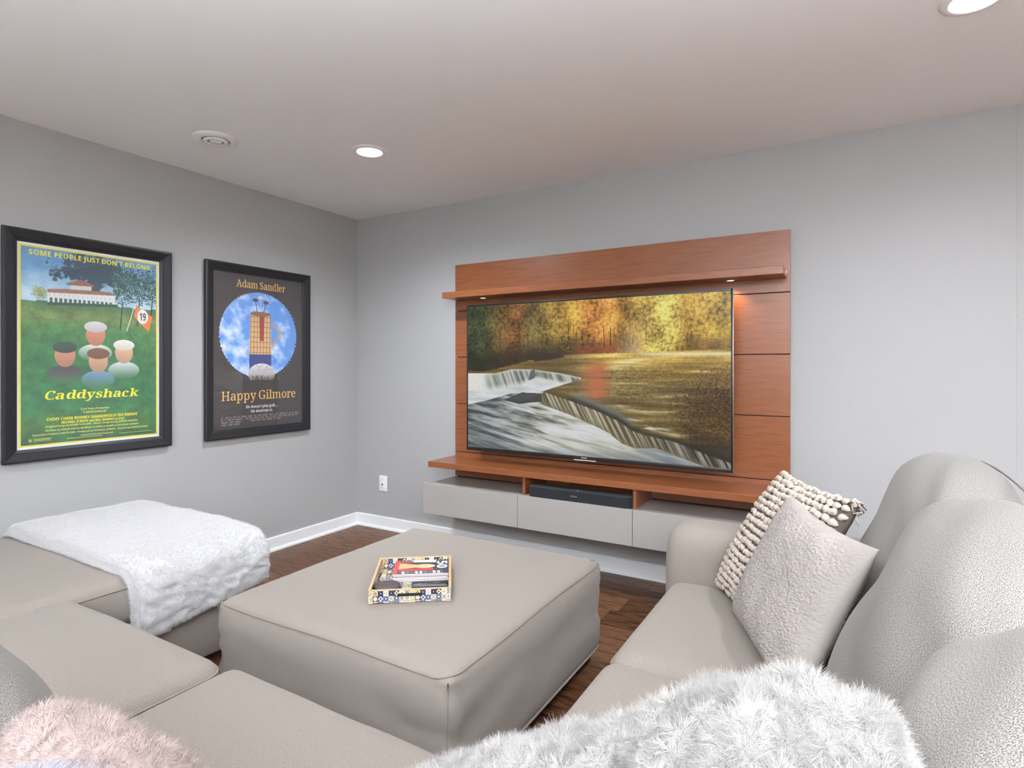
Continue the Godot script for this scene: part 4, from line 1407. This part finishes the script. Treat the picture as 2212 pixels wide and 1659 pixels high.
# hairs over a surface, leaning with the nap
func pile(called: String, parent: Node, mesh: ArrayMesh, count: int, hair: ArrayMesh, m: Material, nap: Callable, seed_: int, keep = null) -> void:
	var r := RandomNumberGenerator.new()
	r.seed = seed_
	var arr := mesh.surface_get_arrays(0)
	var v: PackedVector3Array = arr[Mesh.ARRAY_VERTEX]
	var nn: PackedVector3Array = arr[Mesh.ARRAY_NORMAL]
	var idx := PackedInt32Array()
	if arr[Mesh.ARRAY_INDEX] != null:
		idx = arr[Mesh.ARRAY_INDEX]
	else:
		for i in v.size():
			idx.append(i)
	var sums := PackedFloat64Array()
	var total := 0.0
	for i in range(0, idx.size(), 3):
		var c := (v[idx[i]] + v[idx[i + 1]] + v[idx[i + 2]]) / 3.0
		if keep == null or keep.call(c):
			total += (v[idx[i + 1]] - v[idx[i]]).cross(v[idx[i + 2]] - v[idx[i]]).length()
		sums.append(total)
	var mm := MultiMesh.new()
	mm.transform_format = MultiMesh.TRANSFORM_3D
	mm.mesh = hair
	mm.instance_count = count
	for k in count:
		var t := sums.bsearch(r.randf() * total) * 3
		t = mini(t, idx.size() - 3)
		var a := r.randf()
		var b := r.randf()
		if a + b > 1.0:
			a = 1.0 - a
			b = 1.0 - b
		var p := v[idx[t]] * (1.0 - a - b) + v[idx[t + 1]] * a + v[idx[t + 2]] * b
		var n := (nn[idx[t]] * (1.0 - a - b) + nn[idx[t + 1]] * a + nn[idx[t + 2]] * b).normalized()
		var lean: Vector3 = nap.call(p, n)
		var y := (n + lean).normalized()
		var x := y.cross(Vector3(0.31, 0.2, 0.93)).normalized().rotated(y, r.randf() * TAU)
		mm.set_instance_transform(k, Transform3D(Basis(x, y, x.cross(y)) * r.randf_range(0.75, 1.2), p - n * 0.0008))
	stuff(called, mm, m, parent)


# ------------------------------------------------------------------ throws and fur
func build_throws() -> void:
	# folded plush blanket over the end of the chaise
	var b := thing("plush_blanket", "thick white plush blanket folded over the end of the chaise and hanging down its side", "blanket", Vector3(0.6, 0.0, 1.98))
	var crumple := noise(9.0, 91, FastNoiseLite.TYPE_SIMPLEX_SMOOTH, 3)
	crumple.fractal_type = FastNoiseLite.FRACTAL_RIDGED
	var soft := noise(2.0, 92, FastNoiseLite.TYPE_SIMPLEX_SMOOTH, 2)
	var meshes := []
	for layer in 2:
		var off := 0.004 if layer == 0 else 0.020
		var thick := 0.015 if layer == 0 else 0.026
		var z0 := 2.285 if layer == 0 else 2.268
		var z1 := 1.685
		var f := func(u: float, t: float) -> Vector3:
			var over := t < 0.5
			var v := t * 2.0 if over else 2.0 - t * 2.0
			# the path across: along the top, round the edge, down the side
			var s := u * (0.985 + 0.094 + (0.185 if layer == 0 else 0.195))
			var x: float
			var y: float
			var n: Vector3
			if s < 0.985:
				x = 0.075 + s
				y = 0.4985 - 0.02 * pow(1.0 - minf(1.0, s / 0.12), 2) - 0.012 * pow(maxf(0.0, (s - 0.7) / 0.285), 2)
				n = Vector3.UP
			elif s < 0.985 + 0.094:
				var a := (s - 0.985) / 0.06
				x = 1.06 + 0.06 * sin(a)
				y = 0.4265 + 0.06 * cos(a)
				n = Vector3(sin(a), cos(a), 0)
			else:
				x = 1.12
				y = 0.4265 - (s - 1.079)
				n = Vector3.RIGHT
			var hang := smoothstep(0.95, 1.2, s)
			var zz := lerpf(z0 - 0.035 * smoothstep(0.8, 1.2, s), z1, v)
			y += hang * 0.075 * v * smoothstep(1.0, 1.25, s)
			var edge := sqrt(clampf(1.0 - pow(absf(v * 2.0 - 1.0), 24.0), 0, 1)) * sqrt(clampf(1.0 - pow(absf(u * 2.0 - 1.0), 40.0), 0, 1))
			var k := off + (thick * edge if over else 0.0)
			if over:
				k += (0.004 + 0.016 * hang) * (crumple.get_noise_3d(x * 1.2 + y * 0.6, y * 2.2, zz * 0.9)) * edge + 0.006 * soft.get_noise_2d(s * 2.0, zz * 2.0)
			return Vector3(x, y, zz) + n * k - b.position
		var m := grid(90, 120, f)
		meshes.append(m)
		part("lower_fold" if layer == 0 else "upper_fold", m, M.plush, b)
	pile("plush_pile", b, meshes[1], 52000, tuft(5, 0.009, 0.0011, 0.7, 5), M.plush, func(p, n): return Vector3(0.5, -0.2, 0.3), 8, func(p): return true)
	pile("plush_edge_pile", b, meshes[0], 9000, tuft(5, 0.007, 0.0011, 0.7, 6), M.plush, func(p, n): return Vector3(0.2, 0, 0.4), 9, func(p): return p.z > 0.26)
	part("care_label", grid(4, 6, func(u, v): return Vector3(0.004 * sin(v * 3.0), -0.032 * v, -0.022 * u)), M.white, b, Vector3(1.128, 0.262, 2.13) - b.position)
	# white fur throw bunched over the sofa corner, just below the viewer
	var fx := thing("fur_throw", "fluffy white fur throw bunched over the sofa corner in the foreground", "throw", Vector3(3.25, 0.48, 2.95))
	var ridge := [Vector2(2.86, 0.68), Vector2(2.98, 0.80), Vector2(3.08, 0.868), Vector2(3.159, 0.915), Vector2(3.191, 0.933), Vector2(3.222, 0.937), Vector2(3.266, 0.970), Vector2(3.32, 1.006), Vector2(3.359, 1.027), Vector2(3.392, 1.034), Vector2(3.425, 1.034), Vector2(3.447, 1.028), Vector2(3.462, 0.99), Vector2(3.472, 0.9), Vector2(3.48, 0.7)]
	var fold := noise(7.0, 101, FastNoiseLite.TYPE_SIMPLEX_SMOOTH, 2)
	var heap := func(u: float, v: float) -> Vector3:
		var x := lerpf(2.86, 3.48, u)
		var z := lerpf(2.70, 3.22, v)
		var r := curve(ridge, x)
		var dz := z - 2.95
		var y := r - (1.5 * dz * dz + 0.28 * dz if dz > 0 else 3.5 * dz * dz)
		var valley := absf(fold.get_noise_2d(x * 1.6, z * 0.9))
		y -= 0.035 * smoothstep(0.22, 0.0, valley) * smoothstep(-0.02, 0.05, dz)
		y += 0.012 * fold.get_noise_2d(x * 3.0 + 9.0, z * 3.0)
		y = lerpf(0.50, y, smoothstep(0.0, 0.05, minf(minf(v, 1.0 - v), minf(u, 1.0))))
		return Vector3(x, maxf(y, 0.485), z) - fx.position
	var fm := grid(120, 100, func(u, v): return heap.call(u, 1.0 - v))
	part("hide", fm, M.fur_white, fx)
	pile("fur", fx, fm, 100000, tuft(12, 0.0115, 0.00032, 0.9, 15), M.fur_white, func(p, n):
		var a := fold.get_noise_3dv(p * 2.0) * 5.0
		var b2 := fold.get_noise_3dv(p * 9.0 + Vector3(3, 3, 3)) * 2.0
		return Vector3(1.3 * cos(a) + b2, -0.1, 1.3 * sin(a) - b2), 18, func(p): return p.y > 0.2 and p.z > -0.16)
	# two fluffy pillows at the lower left
	var pk := thing("fluffy_pillow", "fluffy pale pink pillow behind the lavender one at the lower left", "pillow")
	pk.transform = Transform3D(Basis(Vector3.BACK, 0.12), Vector3(2.808, 0.70, 3.12))
	var pm := pillow_mesh(0.44, 0.46, 0.16, 60, 0.010, 14.0, FastNoiseLite.TYPE_SIMPLEX_SMOOTH, 111, 0.012, 0.0, 0.27)
	part("cover", pm, M.pink, pk)
	pile("fluff", pk, pm, 26000, tuft(6, 0.011, 0.0006, 0.9, 25), M.pink, func(p, n): return Vector3(fold.get_noise_3dv(p * 3.0), fold.get_noise_3dv(p * 3.0 + Vector3(5, 0, 0)), 0.0) * 1.6, 28)
	var lv := thing("fluffy_pillow", "fluffy lavender white pillow nearest the viewer at the lower left", "pillow")
	lv.transform = Transform3D(Basis(Vector3.BACK, 0.2), Vector3(3.045, 0.735, 3.215))
	var lm := pillow_mesh(0.50, 0.54, 0.13, 60, 0.008, 14.0, FastNoiseLite.TYPE_SIMPLEX_SMOOTH, 121, 0.012, 0.0, 0.27)
	part("cover", lm, M.lavender, lv)
	pile("fluff", lv, lm, 30000, tuft(6, 0.011, 0.0005, 0.9, 35), M.lavender, func(p, n): return Vector3(fold.get_noise_3dv(p * 3.0), fold.get_noise_3dv(p * 3.0 + Vector3(5, 0, 0)), 0.0) * 1.6, 38)
